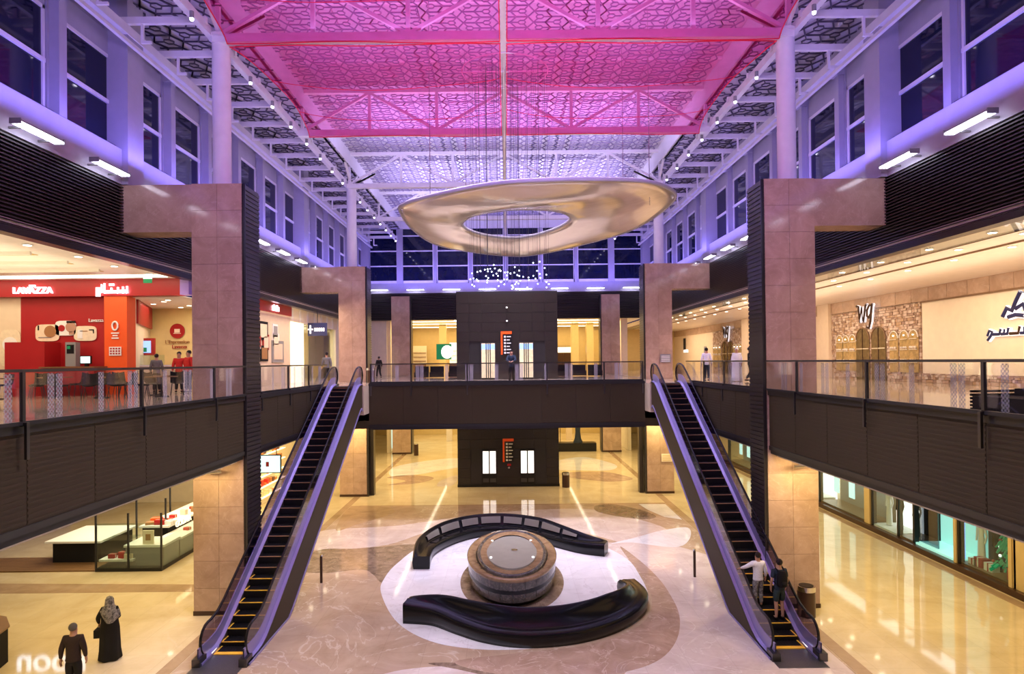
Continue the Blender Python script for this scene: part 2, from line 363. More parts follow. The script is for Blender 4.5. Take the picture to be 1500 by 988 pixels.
def smooth_closed(pts, sub=6):
    n = len(pts); out = []
    for i in range(n):
        p0, p1, p2, p3 = [Vector(pts[(i+k-1) % n]) for k in range(4)]
        for j in range(sub):
            t = j/sub; out.append(tuple(0.5*((2*p1)+(-p0+p2)*t+(2*p0-5*p1+4*p2-p3)*t*t+(-p0+3*p1-3*p2+p3)*t**3)))
    return out
def smooth_open(pts, sub=6):
    P_ = [Vector(p) for p in pts]; n = len(P_); out = []
    for i in range(n-1):
        p0 = P_[max(0, i-1)]; p1 = P_[i]; p2 = P_[i+1]; p3 = P_[min(n-1, i+2)]
        for j in range(sub):
            t = j/sub; out.append(0.5*((2*p1)+(-p0+p2)*t+(2*p0-5*p1+4*p2-p3)*t*t+(-p0+3*p1-3*p2+p3)*t**3))
    out.append(P_[-1]); return out
FACING = {'-y': (pi/2, 0, 0), '+x': (pi/2, 0, pi/2), '-x': (pi/2, 0, -pi/2)}
def text(name, s, loc, rot, size, mat, parent=None, depth=0.02, **k):
    cu = bpy.data.curves.new(name, 'FONT'); cu.body = s; cu.size = size; cu.extrude = depth; cu.align_x = 'CENTER'; cu.align_y = 'CENTER'
    o = bpy.data.objects.new('tmp', cu); COL.objects.link(o)
    dg = bpy.context.evaluated_depsgraph_get(); me = bpy.data.meshes.new_from_object(o.evaluated_get(dg))
    bpy.data.objects.remove(o); me.materials.clear(); me.materials.append(MATS[mat])
    if len(me.polygons) == 0: return None
    return mobj(name, me, parent, loc=loc, rot=rot, **k)

F2 = 7.0; CURB = 7.12; PY = (20.8, 39.0, 57.2); PIN = 8.58; POUT = 10.24; PTOP = 14.07
WX = 12.5; FX = 8.56; FB = 5.06; YN = 2.0; YB = 57.9

# ============================================================ SETTING
fl = struct('floor')
B(-32, 32, -8, 78, -0.3, -0.004).build('floor_base', 'floor_cream', fl)
def inlay(pts, z, mat, sub=6, name='marble_inlay', **k):
    q = smooth_closed(pts, sub) if sub > 1 else pts
    return MB().prism([tuple(p[:2]) for p in q], -0.004, z).build(name, mat, fl, **k)
inlay([(-8.95, 2), (8.95, 2), (8.95, 36.3), (-8.95, 36.3)], 0.0, 'floor_beige', 1, 'atrium_floor')
inlay([(-8.95, 36.5), (8.95, 36.5), (8.95, 57), (-8.95, 57)], 0.0, 'floor_cream', 1, 'atrium_floor')
for s in (-1, 1):
    inlay([(s*8.97, 2), (s*9.35, 2), (s*9.35, 57), (s*8.97, 57)][::s], 0.002, 'inlay_tan', 1, 'border_strip')
inlay([(-8.95, 36.3), (8.95, 36.3), (8.95, 36.5), (-8.95, 36.5)], 0.002, 'inlay_tan', 1, 'border_strip')
WH = [(-4.55, 22.75), (-4.7, 24.18), (-4.52, 25.97), (-3.79, 28.43), (-1.78, 30.62), (0.51, 31.03), (3.29, 29.26), (4.75, 26.65), (4.95, 24.11), (4.73, 21.71), (3.87, 19.77), (2.25, 18.6), (0.26, 18.12), (-1.29, 18.25), (-2.54, 18.9), (-3.64, 20.33)]
inlay([(-9, 31.2), (-5.5, 32), (-1, 34.4), (4, 35.2), (6.3, 33.2), (7.6, 30.5), (5.5, 28.4), (3, 30.5), (-3, 31.2), (-5.5, 28.6), (-8.5, 27.9), (-8.8, 29)], 0.003, 'inlay_pink')
inlay([(2.3, 29.5), (4.5, 28.6), (6.3, 28.9), (8.6, 26), (8.8, 22), (8.9, 16), (8.9, 8), (4, 9), (2.5, 14), (2.9, 16.5), (3.79, 17.3), (4.6, 18.5), (5.15, 19.89), (5.42, 21.21), (5.42, 23.72), (5.05, 26.0)], 0.0035, 'inlay_pink')
inlay([(4.56, 28.44), (5.5, 28.6), (7.2, 27.8), (8.2, 29), (8.7, 31), (7.4, 30.6), (6, 29.5)], 0.0044, 'inlay_white')
inlay([(8.1, 33.2), (8.85, 32.6), (8.88, 36.1), (7.4, 36.2), (7.6, 34.8)], 0.0048, 'inlay_white', 1)
inlay([(-3.79, 16.4), (-2.4, 17.1), (-0.8, 17.0), (0.2, 16.0), (0.5, 12), (-2, 9), (-6, 9), (-6, 14)], 0.004, 'inlay_pink')
inlay([(-2.2, 17.35), (-0.6, 17.2), (0.6, 16.2), (1.2, 14.5), (0.5, 15.0), (-0.2, 16.3), (-1.2, 16.9)], 0.0045, 'inlay_brown')
inlay([(-8.3, 27.9), (-6.7, 28.1), (-3.6, 28.6), (-4.2, 25.6), (-4.6, 23.7), (-5.2, 24.6), (-5.79, 25.24), (-7.3, 24.88), (-8.5, 25.5)], 0.0045, 'inlay_brown')
inlay([(4.79, 35.6), (5.2, 36.1), (6.03, 36.15), (7.25, 34.7), (7.7, 33.3), (6.84, 32.77), (5.57, 33.55), (4.81, 34.5)], 0.007, 'inlay_brown')
inlay([(-8.42, 31.26), (-8.9, 36.1), (-7.07, 36.2), (-6.2, 35), (-6.74, 33.6), (-7.7, 32.14)], 0.005, 'inlay_tan')
inlay([(5.6, 22.6), (5.42, 20.4), (4.75, 18.4), (3.7, 17.1), (2.0, 16.5), (0, 16.6), (-1.5, 17.4), (0.3, 17.9), (2.3, 18.4), (3.95, 19.6), (4.8, 21.5), (5.05, 24.2), (4.9, 26.5), (4.9, 28), (5.3, 26.2), (5.55, 24.3)], 0.005, 'inlay_rose')
inlay(WH, 0.006, 'inlay_white')
# swirls in the rear concourse
for pts, m in (([(-8.8, 50), (-6.5, 53), (-4.2, 54), (-3.6, 50), (-5.2, 48), (-6.5, 46.5), (-8.4, 46)], 'inlay_white'), ([(-8.6, 45.5), (-6.6, 46.2), (-5.2, 45), (-6.0, 43.2), (-8, 42.6), (-7, 44)], 'inlay_rose'),
               ([(4.0, 52), (6.5, 54), (8.4, 50), (7.6, 47.5), (5.2, 47.6), (3.8, 48)], 'inlay_white'), ([(4.0, 46.5), (7.0, 46.8), (8.6, 44.0), (6.8, 43.0), (4.4, 44.6)], 'inlay_rose'), ([(-4.6, 44), (-3.6, 46), (-3.6, 42.5), (-4.6, 42)], 'inlay_pink')):
    inlay(pts, 0.004, m)
inlay([(-32, 23.0), (-10.6, 23.0), (-10.6, 23.7), (-32, 24.6)], 0.003, 'inlay_tan', 1, 'border_strip')
inlay([(16.55, 4), (16.95, 4), (16.95, 60), (16.55, 60)], 0.003, 'inlay_tan', 1, 'border_strip')

# upper floor slabs
fu = struct('floor_upper')
for s in (-1, 1):
    x0, x1 = (FX+0.27, 32)
    B(s*x0, s*x1, -4, 78, 5.3, F2).build('gallery_floor', 'floor_up', fu)
for x0, x1, y0, y1 in ((-8.56, 8.56, 32.5, 41.55), (-8.56, -3.36, 41.55, 45.9), (3.46, 8.56, 41.55, 45.9), (-8.56, 8.56, 45.9, 78)): B(x0, x1, y0, y1, 5.2, F2).build('bridge_floor', 'floor_up', fu)
for s in (-1, 1): B(s*7.0, s*8.56, 31.2, 32.5, 5.6, F2).build('landing_floor', 'floor_up', fu)
B(-8.56, 8.56, -4, 1.2, 5.4, F2).build('near_bridge_floor', 'floor_up', fu)

# concourse ceilings (underside of the upper floor) with lamp discs
cl = struct('ceiling')
for s in (-1, 1): B(s*(FX+0.25), s*32, -4, 78, 4.95, 5.3).build('concourse_ceiling', 'ceiling_white', cl)
for x0, x1, y0, y1 in ((-8.7, 8.7, 33.2, 41.55), (-8.7, -3.36, 41.55, 45.9), (3.46, 8.7, 41.55, 45.9), (-8.7, 8.7, 45.9, 78)): B(x0, x1, y0, y1, 4.9, 5.2).build('concourse_ceiling', 'ceiling_white', cl)
for x0, x1, y0, y1 in ((-32, -WX, -4, 25.4), (-13.1, -WX, 25.4, 78), (WX, 32, -4, 78), (-13.1, 12.5, YB+0.3, 78)):
    z = 12.0 if y0 > 50 else 11.6
    B(x0, x1, y0, y1, z, z+0.3).build('gallery_ceiling', 'ceiling_cream' if x0 > 0 else 'ceiling_white', cl)
# glossy darker strip and shallow bulkhead on the right gallery
B(12.9, 13.9, 2, 70, 11.55, 11.62).build('ceiling_strip', 'glass_shop', cl)
for x in (12.88, 13.92, 15.3): B(x, x+0.03, 2, 70, 11.54, 11.6).build('ceiling_joint', 'wood', cl)
MB().prism_y([(16.2, 11.6), (18.9, 11.6), (18.9, 11.28)], 2, 71).build('ceiling_bulkhead', 'ceiling_cream', cl)
# ceiling coves, left gallery: yellow cove light painted as flat gold strips
for i, (y, wd) in enumerate(((15.5, 0.5), (17.4, 0.5), (19.2, 0.5), (21.0, 0.5), (22.8, 0.5))):
    B(-25, -14.2-i*0.12, y, y+wd, 11.585, 11.605).build('ceiling_cove', 'cove_glow_paint', cl)
    B(-25.2, -14.0-i*0.12, y-0.12, y-0.04, 11.50, 11.6).build('cove_lip', 'ceiling_white', cl)
B(-26, -13.2, 24.2, 24.9, 11.585, 11.605).build('ceiling_cove', 'cove_light', cl)
for s in (-1, 1): B(s*4.6, s*4.75, 58.5, 74, 11.96, 12.0).build('ceiling_cove', 'cove_light', cl)
for y in (60, 64, 70): B(-11, 11, y, y+0.25, 11.96, 12.0).build('ceiling_cove', 'cove_light', cl)
for s in (-1, 1):
    for y in range(36, 70, 2): B(s*6.3, s*6.5, y, y+1.4, 4.88, 4.9).build('ceiling_cove', 'cove_light', cl)

lm = MB().cyl(0, 0, -0.015, 0, 0.13, 10).mesh('downlight_disc', 'down_light')
for s in (-1, 1):
    for x in (10.6, 13.2, 15.4):
        for j in range(18): mobj('downlight_disc', lm, cl, loc=(s*x, 8.3+j*2.6, 4.95))

# roof: white deck panels, purlins and a dark hexagon lattice under them
ROOFZ = 21.35
rf = struct('ceiling_roof')
pm = B(-1.58, 1.58, -1.12, 1.12, 0, 0.12).mesh('roof_panel', 'roof_white')
ny = int((58 - 2)/2.275)
for j in range(ny+1):
    y = 57.2 - 1.137 - j*2.275
    for i in range(6): mobj('roof_panel', pm, rf, loc=(-8 + i*3.2, y, ROOFZ))
for s in (-1, 1):
    B(s*9.6, s*13.4, 2, 58, 20.3, 20.45).build('aisle_roof', 'roof_white', rf)
    B(s*9.5, s*9.75, 2, 58, 20.3, 21.5).build('roof_upstand', 'roof_white', rf)
B(-13.4, 13.4, 57.9, 58.2, 20.3, 21.5).build('roof_upstand', 'roof_white', rf)
purl = B(-9.6, 9.6, -0.05, 0.05, -0.12, 0).mesh('purlin', 'steel_white')
for j in range(ny+1):
    if j % 4: mobj('purlin', purl, rf, loc=(0, 57.2 - j*2.275, ROOFZ-0.02))
def lattice(x0, x1, y0, y1, z, a, w):
    mb = MB(); seen = set(); dx = a*1.5; dy = a*sqrt(3); r2 = random.Random(3)
    i = 0; x = x0
    while x < x1:
        y = y0 + (dy/2 if i % 2 else 0)
        while y < y1:
            pts = [(x + a*cos(k*pi/3), y + a*sin(k*pi/3)) for k in range(6)]
            for k in range(6):
                p, q = pts[k], pts[(k+1) % 6]; key = (round(p[0]+q[0], 2), round(p[1]+q[1], 2))
                if key in seen or min(p[0], q[0]) < x0-0.01 or max(p[0], q[0]) > x1+0.01: continue
                seen.add(key); mb.bar((p[0], p[1], z), (q[0], q[1], z), w, 0.05)
            # small ring in every cell, tied to alternate corners
            for k in range(6):
                c1 = (x + a*0.34*cos(k*pi/3), y + a*0.34*sin(k*pi/3)); c2 = (x + a*0.34*cos((k+1)*pi/3), y + a*0.34*sin((k+1)*pi/3))
                mb.bar((c1[0], c1[1], z), (c2[0], c2[1], z), w*0.8, 0.04)
                if k % 2 == (i % 2): mb.bar((c1[0], c1[1], z), (pts[k][0], pts[k][1], z), w*0.8, 0.04)
            y += dy
        x += dx; i += 1
    return mb
lattice(-9.4, 9.4, 10, 57, ROOFZ-0.16, 0.45, 0.030).build('roof_lattice', 'pale_lattice', rf, kind='stuff')
for s in (-1, 1):
    x0, x1 = sorted((s*9.9, s*13.3))
    lattice(x0, x1, 8, 57, 20.22, 0.55, 0.055).build('roof_lattice', 'dark_lattice', rf, kind='stuff')
# aisle cross beams with hanger brackets, long edge beams
cb = MB().box(-1.75, 1.75, -0.07, 0.07, 0, 0.22); 
hb = MB().box(-0.04, 0.04, -0.04, 0.04, -0.6, 0).box(-0.04, 0.3, -0.04, 0.04, -0.64, -0.56)
cbm = cb.mesh('cross_beam', 'steel_white'); hbm = hb.mesh('hanger_bracket', 'steel_white')
for s in (-1, 1):
    for j in range(22):
        y = 57.2 - j*2.275
        c = mobj('cross_beam', cbm, rf, loc=(s*11.45, y, 19.32)); mobj('hanger_bracket', hbm, c, loc=(s*0.35, 0, 0))
    eb = B(s*9.75, s*9.95, 4, 57.6, 19.15, 19.45).build('edge_beam', 'steel_white', rf)
    B(s*12.0, s*12.12, 4, 57.6, 18.5, 18.62).build('pipe_rail', 'steel_white', rf)
    B(s*12.25, s*12.5, 4, 57.6, 19.0, 19.3).build('edge_beam', 'steel_white', rf)
B(-0.09, 0.09, 4, 57.6, 18.95, 19.15).build('centre_beam', 'steel_white', rf)

# trusses
def truss(y, label):
    t = thing('roof_truss', label, 'truss', (0, y, 19.1))
    MB().box(-9.75, 9.75, -0.14, 0.14, -0.14, 0.14).build('bottom_chord', 'steel_white', t)
    MB().box(-9.6, 9.6, -0.1, 0.1, 1.9, 2.08).build('top_chord', 'steel_white', t)
    pmh = B(-0.07, 0.07, -0.07, 0.07, 0.14, 1.9).mesh('post', 'steel_white')
    for i in range(7): mobj('post', pmh, t, loc=(-9.6 + i*3.2, 0, 0))
    for i in range(6):
        a, b = -9.6+i*3.2, -6.4+i*3.2
        MB().bar((a, 0, 0.12 if i % 2 == 0 else 1.92), (b, 0, 1.92 if i % 2 == 0 else 0.12), 0.12).build('diagonal', 'steel_white', t)
    return t
for y, lb in ((12.3, 'white roof truss nearest overhead, above the near half of the pink net'), (21.4, 'white roof truss between the two nearest round columns, crossing above the pink net'),
              (30.3, 'white roof truss along the far edge of the pink net'), (39.4, 'white roof truss above the ring sculpture, clear of the net'), (48.5, 'white roof truss farthest back, near the end windows')):
    truss(y, lb)
# diagonal sway braces from round columns
# round columns
for y, wd in ((21.6, 'near'), (39.8, 'middle')):
    for s, sd in ((-1, 'left'), (1, 'right')):
        t = thing('round_column', f'tall white round column standing on the {wd} {sd} stone pillar', 'column', (s*9.58, y, PTOP))
        MB().cyl(0, 0, 0, 5.1, 0.3, 24).build('shaft', 'steel_white', t)
        MB().cyl(0, 0, 5.1, 5.2, 0.42, 24).build('cap_plate', 'steel_white', t)
        for d in (-1, 1): MB().bar((0, 0, 5.15), (0, d*1.5, 6.2), 0.12).bar((0, 0, 5.15), (-s*1.5, 0.0, 5.9), 0.1).build('brace', 'steel_white', t)
# spot lamps along the edge beams
ORD_ = ['first', 'second', 'third', 'fourth', 'fifth', 'sixth', 'seventh', 'eighth', 'ninth', 'tenth', 'eleventh', 'twelfth', 'thirteenth', 'fourteenth', 'fifteenth', 'sixteenth', 'seventeenth', 'eighteenth', 'nineteenth']
sp = thing('spotlight', 'small white spotlight with bright lens clamped under the long roof edge beam', 'spotlight', (-9.65, 14, 19.1), 0, 'spotlights along the roof edge beams')
MB().cyl(0, 0, -0.22, 0.0, 0.07, 8).build('housing', 'grey', sp); MB().ball((0, 0, -0.24), 0.065, 8).build('lens', 'spot_light', sp)
k = 0
for s in (-1, 1):
    for j in range(19):
        y = 57.2 - 1.1 - j*2.275; lb = f'small spotlight under the {"left" if s < 0 else "right"} roof edge beam, {ORD_[j]} from the end wall'
        if k == 0: sp.location = (s*9.65, y, 19.12); sp['label'] = lb
        else: tree_copy(sp, (s*9.65, y, 19.12), label=lb)
        k += 1

# ------------------------------------------------------------ clerestory walls and windows
BAY = 3.033
wins = 0
def side_window(s, yc):
    global wins
    wins += 1
    t = struct(f'window_{wins}', (s*13.0, yc, 15.35))
    hw = 1.24; sg = -s      # room side
    x0, x1 = -0.06, 0.06
    MB().box(x0, x1, -hw, -hw+0.09, 0, 3.0).box(x0, x1, hw-0.09, hw, 0, 3.0).box(x0, x1, -hw, hw, 2.9, 3.0).box(x0, x1, -hw, hw, 0, 0.1).build('window_frame', 'steel_white', t)
    B(-0.08, 0.08, -hw, hw, 1.38, 1.50).build('glazing_bar', 'steel_white', t)
    B(-0.01, 0.01, -hw+0.09, hw-0.09, 0.1, 1.38).build('pane', 'night_glass', t)
    B(-0.01, 0.01, -hw+0.09, hw-0.09, 1.5, 2.9).build('pane', 'night_glass', t)
    B(-0.05, 0.05, -hw, hw, 3.0, 3.75).build('head_panel', 'white_paint', t)
    B(sg*0.02, sg*0.30, -hw, hw, -0.09, 0.0).build('sill', 'dark_clad', t)
for s, nm in ((-1, 'wall_left'), (1, 'wall_right')):
    wl = struct(nm)
    # white band the wall washers light
    B(s*12.5, s*13.3, 2, 57.9, 14.07, 15.22).build('sill_band', 'white_paint', wl)
    MB().prism_y([(s*12.5, 15.22), (s*13.3, 15.22), (s*13.3, 15.33), (s*12.7, 15.33)], 2, 57.9).build('sill_top', 'white_paint', wl)
    B(s*13.06, s*13.3, 2, 57.9, 19.2, 20.3).build('upper_wall', 'white_paint', wl)
    post = B(-0.12, 0.2, -0.16, 0.16, 0, 4.7).mesh('window_post', 'white_paint')
    capm = MB().box(-0.26, 0.22, -0.23, 0.23, 0, 0.3).mesh('post_cap', 'white_paint')
    jm = B(-0.14, 0.14, -0.24, 0.24, 0, 3.9).mesh('window_jamb', 'white_paint')
    for j in range(18):
        y = PY[2]+0.45 - j*BAY
        if y < 4: break
        big = (j % 6 == 0)
        if big:
            B(s*12.3, s*13.25, y-0.45, y+0.45, 14.07, 20.3).build('wall_pier', 'white_paint', wl)
        else:
            p = mobj('window_post', post, wl, loc=(s*12.82, y, 15.3)); mobj('post_cap', capm, p, loc=(0, 0, 3.6))
            mobj('window_jamb', jm, wl, loc=(s*13.05, y, 15.3))
        side_window(s, y - BAY/2)
    # dark louvred band: backing + slats
    B(s*12.62, s*12.8, 2, 57.9, 11.6, 14.06).build('louvre_backing', 'dark_clad', wl)
    B(s*12.45, s*12.8, 2, 57.9, 11.52, 11.72).build('louvre_edge', 'fascia_trim', wl)
    sl = MB().prism_y([(s*12.46, 0.0), (s*12.62, 0.05), (s*12.62, 0.09), (s*12.46, 0.04)], 2, 57.9).mesh('louvre_slat', 'dark_louvre')
    for i in range(23): mobj('louvre_slat', sl, wl, loc=(0, 0, 11.73 + i*0.101))
# end wall
wb = struct('wall_back')
B(-13.3, 13.3, YB, YB+0.5, 14.45, 15.35).build('sill_band', 'white_paint', wb)
B(-13.3, 13.3, YB+0.1, YB+0.3, 12.0, 14.45).build('louvre_backing', 'dark_clad', wb)
sl = MB().prism_x([(YB-0.06, 0.0), (YB+0.1, 0.08), (YB+0.1, 0.13), (YB-0.06, 0.05)], -12.4, 12.4).mesh('louvre_slat', 'dark_louvre')
for i in range(16): mobj('louvre_slat', sl, wb, loc=(0, 0, 12.05 + i*0.148))
for i in range(9):
    x = -12.8 + i*3.2; big = i in (1, 7)
    wd = 0.28 if big else 0.13
    B(x-wd, x+wd, YB-0.1, YB+0.3, 15.3, 20.3).build('window_post', 'white_paint', wb)
    if i == 8: break
    wins += 1; t = struct(f'window_{wins}', (x+1.6, YB+0.15, 15.35))
    MB().box(-1.45, -1.37, -0.05, 0.05, 0, 4.9).box(1.37, 1.45, -0.05, 0.05, 0, 4.9).box(-1.45, 1.45, -0.05, 0.05, 0, 0.25).build('window_frame', 'steel_white', t)
    for k, z in enumerate((0.25, 1.62, 3.0, 4.3)):
        B(-1.37, 1.37, -0.01, 0.01, z, z+1.3).build('pane', 'night_glass', t)
        B(-1.45, 1.45, -0.06, 0.06, z+1.28, z+1.38).build('glazing_bar', 'steel_white', t)
# near closing wall behind the camera so that the glass and floors have something to reflect
wf = struct('wall_front')
B(-32, 32, -8.4, -8, 0, 7).build('lower_wall', 'cream', wf); B(-32, 32, -8.4, -8, 7, 21.5).build('upper_wall', 'white_paint', wf)
B(-13.4, 13.4, -8, 2.0, 20.45, 20.6).build('near_roof', 'roof_white', wf)
for s in (-1, 1): B(s*12.5, s*12.8, -8, 2, 11.6, 20.45).build('near_side_wall', 'white_paint', wf)

# wall washers
ORD = ['first', 'second', 'third', 'fourth', 'fifth', 'sixth', 'seventh', 'eighth', 'ninth', 'tenth', 'eleventh', 'twelfth', 'thirteenth', 'fourteenth', 'fifteenth', 'sixteenth', 'seventeenth', 'eighteenth', 'nineteenth', 'twentieth', 'twenty-first', 'twenty-second']
def washer(x, y, z, rz, label, group, L=1.55, first=[None]):
    if first[0] is None:
        t = thing('wall_washer_lamp', label, 'lamp', (x, y, z), rz, group)
        MB().box(-0.1, 0.16, -L/2, L/2, -0.02, 0.02).box(-0.12, 0.17, -L/2-0.03, -L/2, -0.09, 0.05).box(-0.12, 0.17, L/2, L/2+0.03, -0.09, 0.05).build('housing', 'grey', t)
        for q in (-0.08, 0.03, 0.13): MB().tube([(q, -L/2+0.02, -0.05), (q, L/2-0.02, -0.05)], 0.032, 6).build('tube', 'tube_light', t)
        for q in (-0.5, 0.5): MB().box(0.1, 0.42, q-0.03, q+0.03, -0.11, -0.06).build('bracket', 'grey', t)
        first[0] = t
    else: tree_copy(first[0], (x, y, z), rz, label, group)
for s, sd in ((-1, 'left'), (1, 'right')):
    for j in range(17):
        y = PY[2] - 1.2 - j*BAY
        if y > 8: washer(s*12.1, y, 14.28, 0 if s > 0 else pi, f'white tube lamp below the {sd} upper windows, {ORD[j]} from the end wall', f'wall-washer lamps along the {sd} wall')
for i in range(8): washer(-11.4 + i*3.25, 57.5, 14.75, pi/2, f'white tube lamp below the end wall windows, {ORD[i]} from the left', 'wall-washer lamps along the end wall')

# ------------------------------------------------------------ stone pillars
def pillar(s, y, label, dark=True, beam=True):
    d = 1.25
    t = thing('stone_pillar', label, 'pillar', (s*(PIN+POUT)/2 - (0.0 if s < 0 else 0.09), y, 0))
    hw = (POUT-PIN)/2; 
    B(-hw+0.03, hw-0.03, 0.03, d-0.03, 0, PTOP-0.02).build('core', 'stone', t)
    nrow = 16; rh = PTOP/nrow; g = 0.004
    mm = B(g, hw-g, 0, 0.03, g, rh-g).mesh('stone_slab', 'stone')
    for r_ in range(nrow):
        for c in range(2): mobj('stone_slab', mm, t, loc=(-hw + c*hw, 0, r_*rh))
    ms = B(0, 0.03, g, d-g, g, rh-g).mesh('stone_slab', 'stone')
    for r_ in range(nrow): mobj('stone_slab', ms, t, loc=(hw-0.03 if s > 0 else -hw, 0, r_*rh))
    B(-hw-0.015, hw+0.015, -0.015, d, 0, 0.14).build('base', 'dark_wood', t)
    if dark:
        dk = MB().box(-s*(hw-0.02), -s*(hw+0.05), 0.0, d, 0.0, PTOP-0.02)
        k = 0.1
        dk2 = MB()
        z = 0.1
        while z < PTOP-0.1: dk2.box(-s*(hw+0.05), -s*(hw+0.085), 0.02, d-0.02, z, z+0.10); z += 0.145
        p = dk.build('side_cladding', 'dark_clad', t); dk2.build('cladding_rib', 'dark_louvre', p, kind='stuff')
        B(-s*(hw+0.04), -s*(hw+0.10), 0.0, 0.03, 0.0, PTOP).build('edge_trim', 'rail_metal', t)
    if beam:
        x0 = s*hw; x1 = s*(12.6 - (PIN+POUT)/2)
        b = MB().box(x0, x1, 0.02, 0.95, 12.5, PTOP-0.02).build('stone_beam', 'stone', t)
    return t
pillar(-1, PY[0], 'near left stone pillar, tallest on the left, beside the left escalator foot')
pillar(1, PY[0]+0.1, 'near right stone pillar, tallest on the right, beside the right escalator foot')
pillar(-1, PY[1], 'stone pillar at the top of the left escalator')
pillar(1, PY[1], 'stone pillar at the top of the right escalator')
pillar(-1, 56.9, 'small far stone pillar left of the elevator tower', True, False)
pillar(1, 56.9, 'small far stone pillar right of the elevator tower', True, False)

# ------------------------------------------------------------ fascias (edge of the upper floor)
def fascia(name, p0, p1, zt=CURB, zb=FB, inward=1, pw=1.83):
    """vertical brown mesh-covered band between p0 and p1 (x,y); inward = side sign of the normal"""
    t = struct(name, (p0[0], p0[1], 0)); dx, dy = p1[0]-p0[0], p1[1]-p0[1]; L = sqrt(dx*dx+dy*dy); t.rotation_euler = (0, 0, math.atan2(dy, dx))
    n = max(1, round(L/pw)); q = L/n; sg = inward
    MB().box(0, L, -sg*0.25, -sg*0.04, zb+0.05, zt-0.03).build('fascia_backing', 'dark_clad', t)
    pm = MB().box(0.006, q-0.006, -sg*0.04, 0, zb+0.26, zt-0.16)
    z = zb+0.3
    me = pm.mesh('fascia_panel', 'fascia_brown')
    rb = MB()
    while z < zt-0.2: rb.box(0.02, q-0.02, 0, sg*0.010, z, z+0.05); z += 0.10
    rme = rb.mesh('panel_rib', 'fascia_brown')
    for i in range(n):
        o = mobj('fascia_panel', me, t, loc=(i*q, 0, 0)); mobj('panel_rib', rme, o, kind='stuff')
    MB().box(0, L, -sg*0.06, sg*0.05, zt-0.15, zt).build('top_trim', 'fascia_trim', t)
    MB().box(0, L, -sg*0.30, sg*0.03, zb+0.13, zb+0.26).build('bottom_trim', 'fascia_trim', t)
    MB().box(0, L, -sg*0.34, -sg*0.03, zb, zb+0.13).build('bottom_trim', 'rail_dark', t)
    return t
fascia('trim_1', (-FX, YN), (-FX, 20.75), inward=-1)
fascia('trim_2', (-FX, 22.1), (-FX, 32.4), inward=-1)
fascia('trim_3', (FX, YN), (FX, 20.85), inward=1)
fascia('trim_4', (FX, 22.2), (FX, 32.4), inward=1)
fascia('trim_5', (-7.0, 32.4), (7.0, 32.4), zb=4.75, inward=-1)
for s in (-1, 1): B(s*7.0, s*8.5, 32.5, 33.0, 4.8, 5.6).build('trim_6' if s < 0 else 'trim_7', 'fascia_brown', kind='structure')

# ------------------------------------------------------------ glass railings
def railing(label, p0, p1, posts, sg, panes=None, postdrop=0.45):
    t = thing('glass_railing', label, 'railing', (p0[0], p0[1], CURB)); dx, dy = p1[0]-p0[0], p1[1]-p0[1]; L = sqrt(dx*dx+dy*dy); t.rotation_euler = (0, 0, math.atan2(dy, dx))
    MB().box(0, L, -0.035, 0.035, 0.93, 0.985).build('handrail', 'rail_metal', t)
    MB().box(0, L, -0.03, 0.03, 0, 0.07).build('glass_channel', 'rail_dark', t)
    pm = MB().box(-0.035, 0.035, -0.03, 0.03, -0.02, 0.93).box(-0.035, 0.035, sg*0.05, sg*0.10, -postdrop-0.15, 0.05).box(-0.03, 0.03, 0, sg*0.1, 0.0, 0.05).mesh('post', 'rail_metal')
    for q in posts: mobj('post', pm, t, loc=(q, 0, 0))
    n = max(1, round(L/1.22)); w = L/n
    gm = B(0.012, w-0.012, -0.008, 0.008, 0.06, 0.92).mesh('glass_pane', 'glass_clear')
    fm = B(0.02, 0.20, -0.0115, -0.0095, 0.07, 0.91).mesh('frit_band', 'frit')
    fm2 = B(w-0.20, w-0.02, -0.0115, -0.0095, 0.07, 0.91).mesh('frit_band', 'frit')
    for i in range(n):
        o = mobj('glass_pane', gm, t, loc=(i*w, 0, 0))
        mobj('frit_band', fm, o)
        if i % 2: mobj('frit_band', fm2, o)
    return t
railing('long glass railing with grey handrail on the near left gallery edge', (-8.48, YN), (-8.48, 20.7), [11.18-YN, 14.83-YN, 18.5-YN, 7.5-YN, 3.9-YN], 1 * -1)
railing('long glass railing with grey handrail on the near right gallery edge', (8.48, YN), (8.48, 20.8), [11.35-YN, 15.04-YN, 18.67-YN, 7.7-YN, 4.0-YN], 1)
railing('short glass railing on the left gallery between near pillar and escalator', (-8.62, 22.2), (-8.62, 30.6), [0.1, 3.0, 5.6], -1)
railing('short glass railing on the right gallery between near pillar and escalator', (8.62, 22.3), (8.62, 30.6), [0.1, 3.0, 5.6], 1)
railing('glass railing across the bridge in front of the elevator tower', (-6.95, 32.46), (6.95, 32.46), [0.05, 2.1, 4.95, 9.0, 11.9, 13.85], -1, postdrop=0.5)

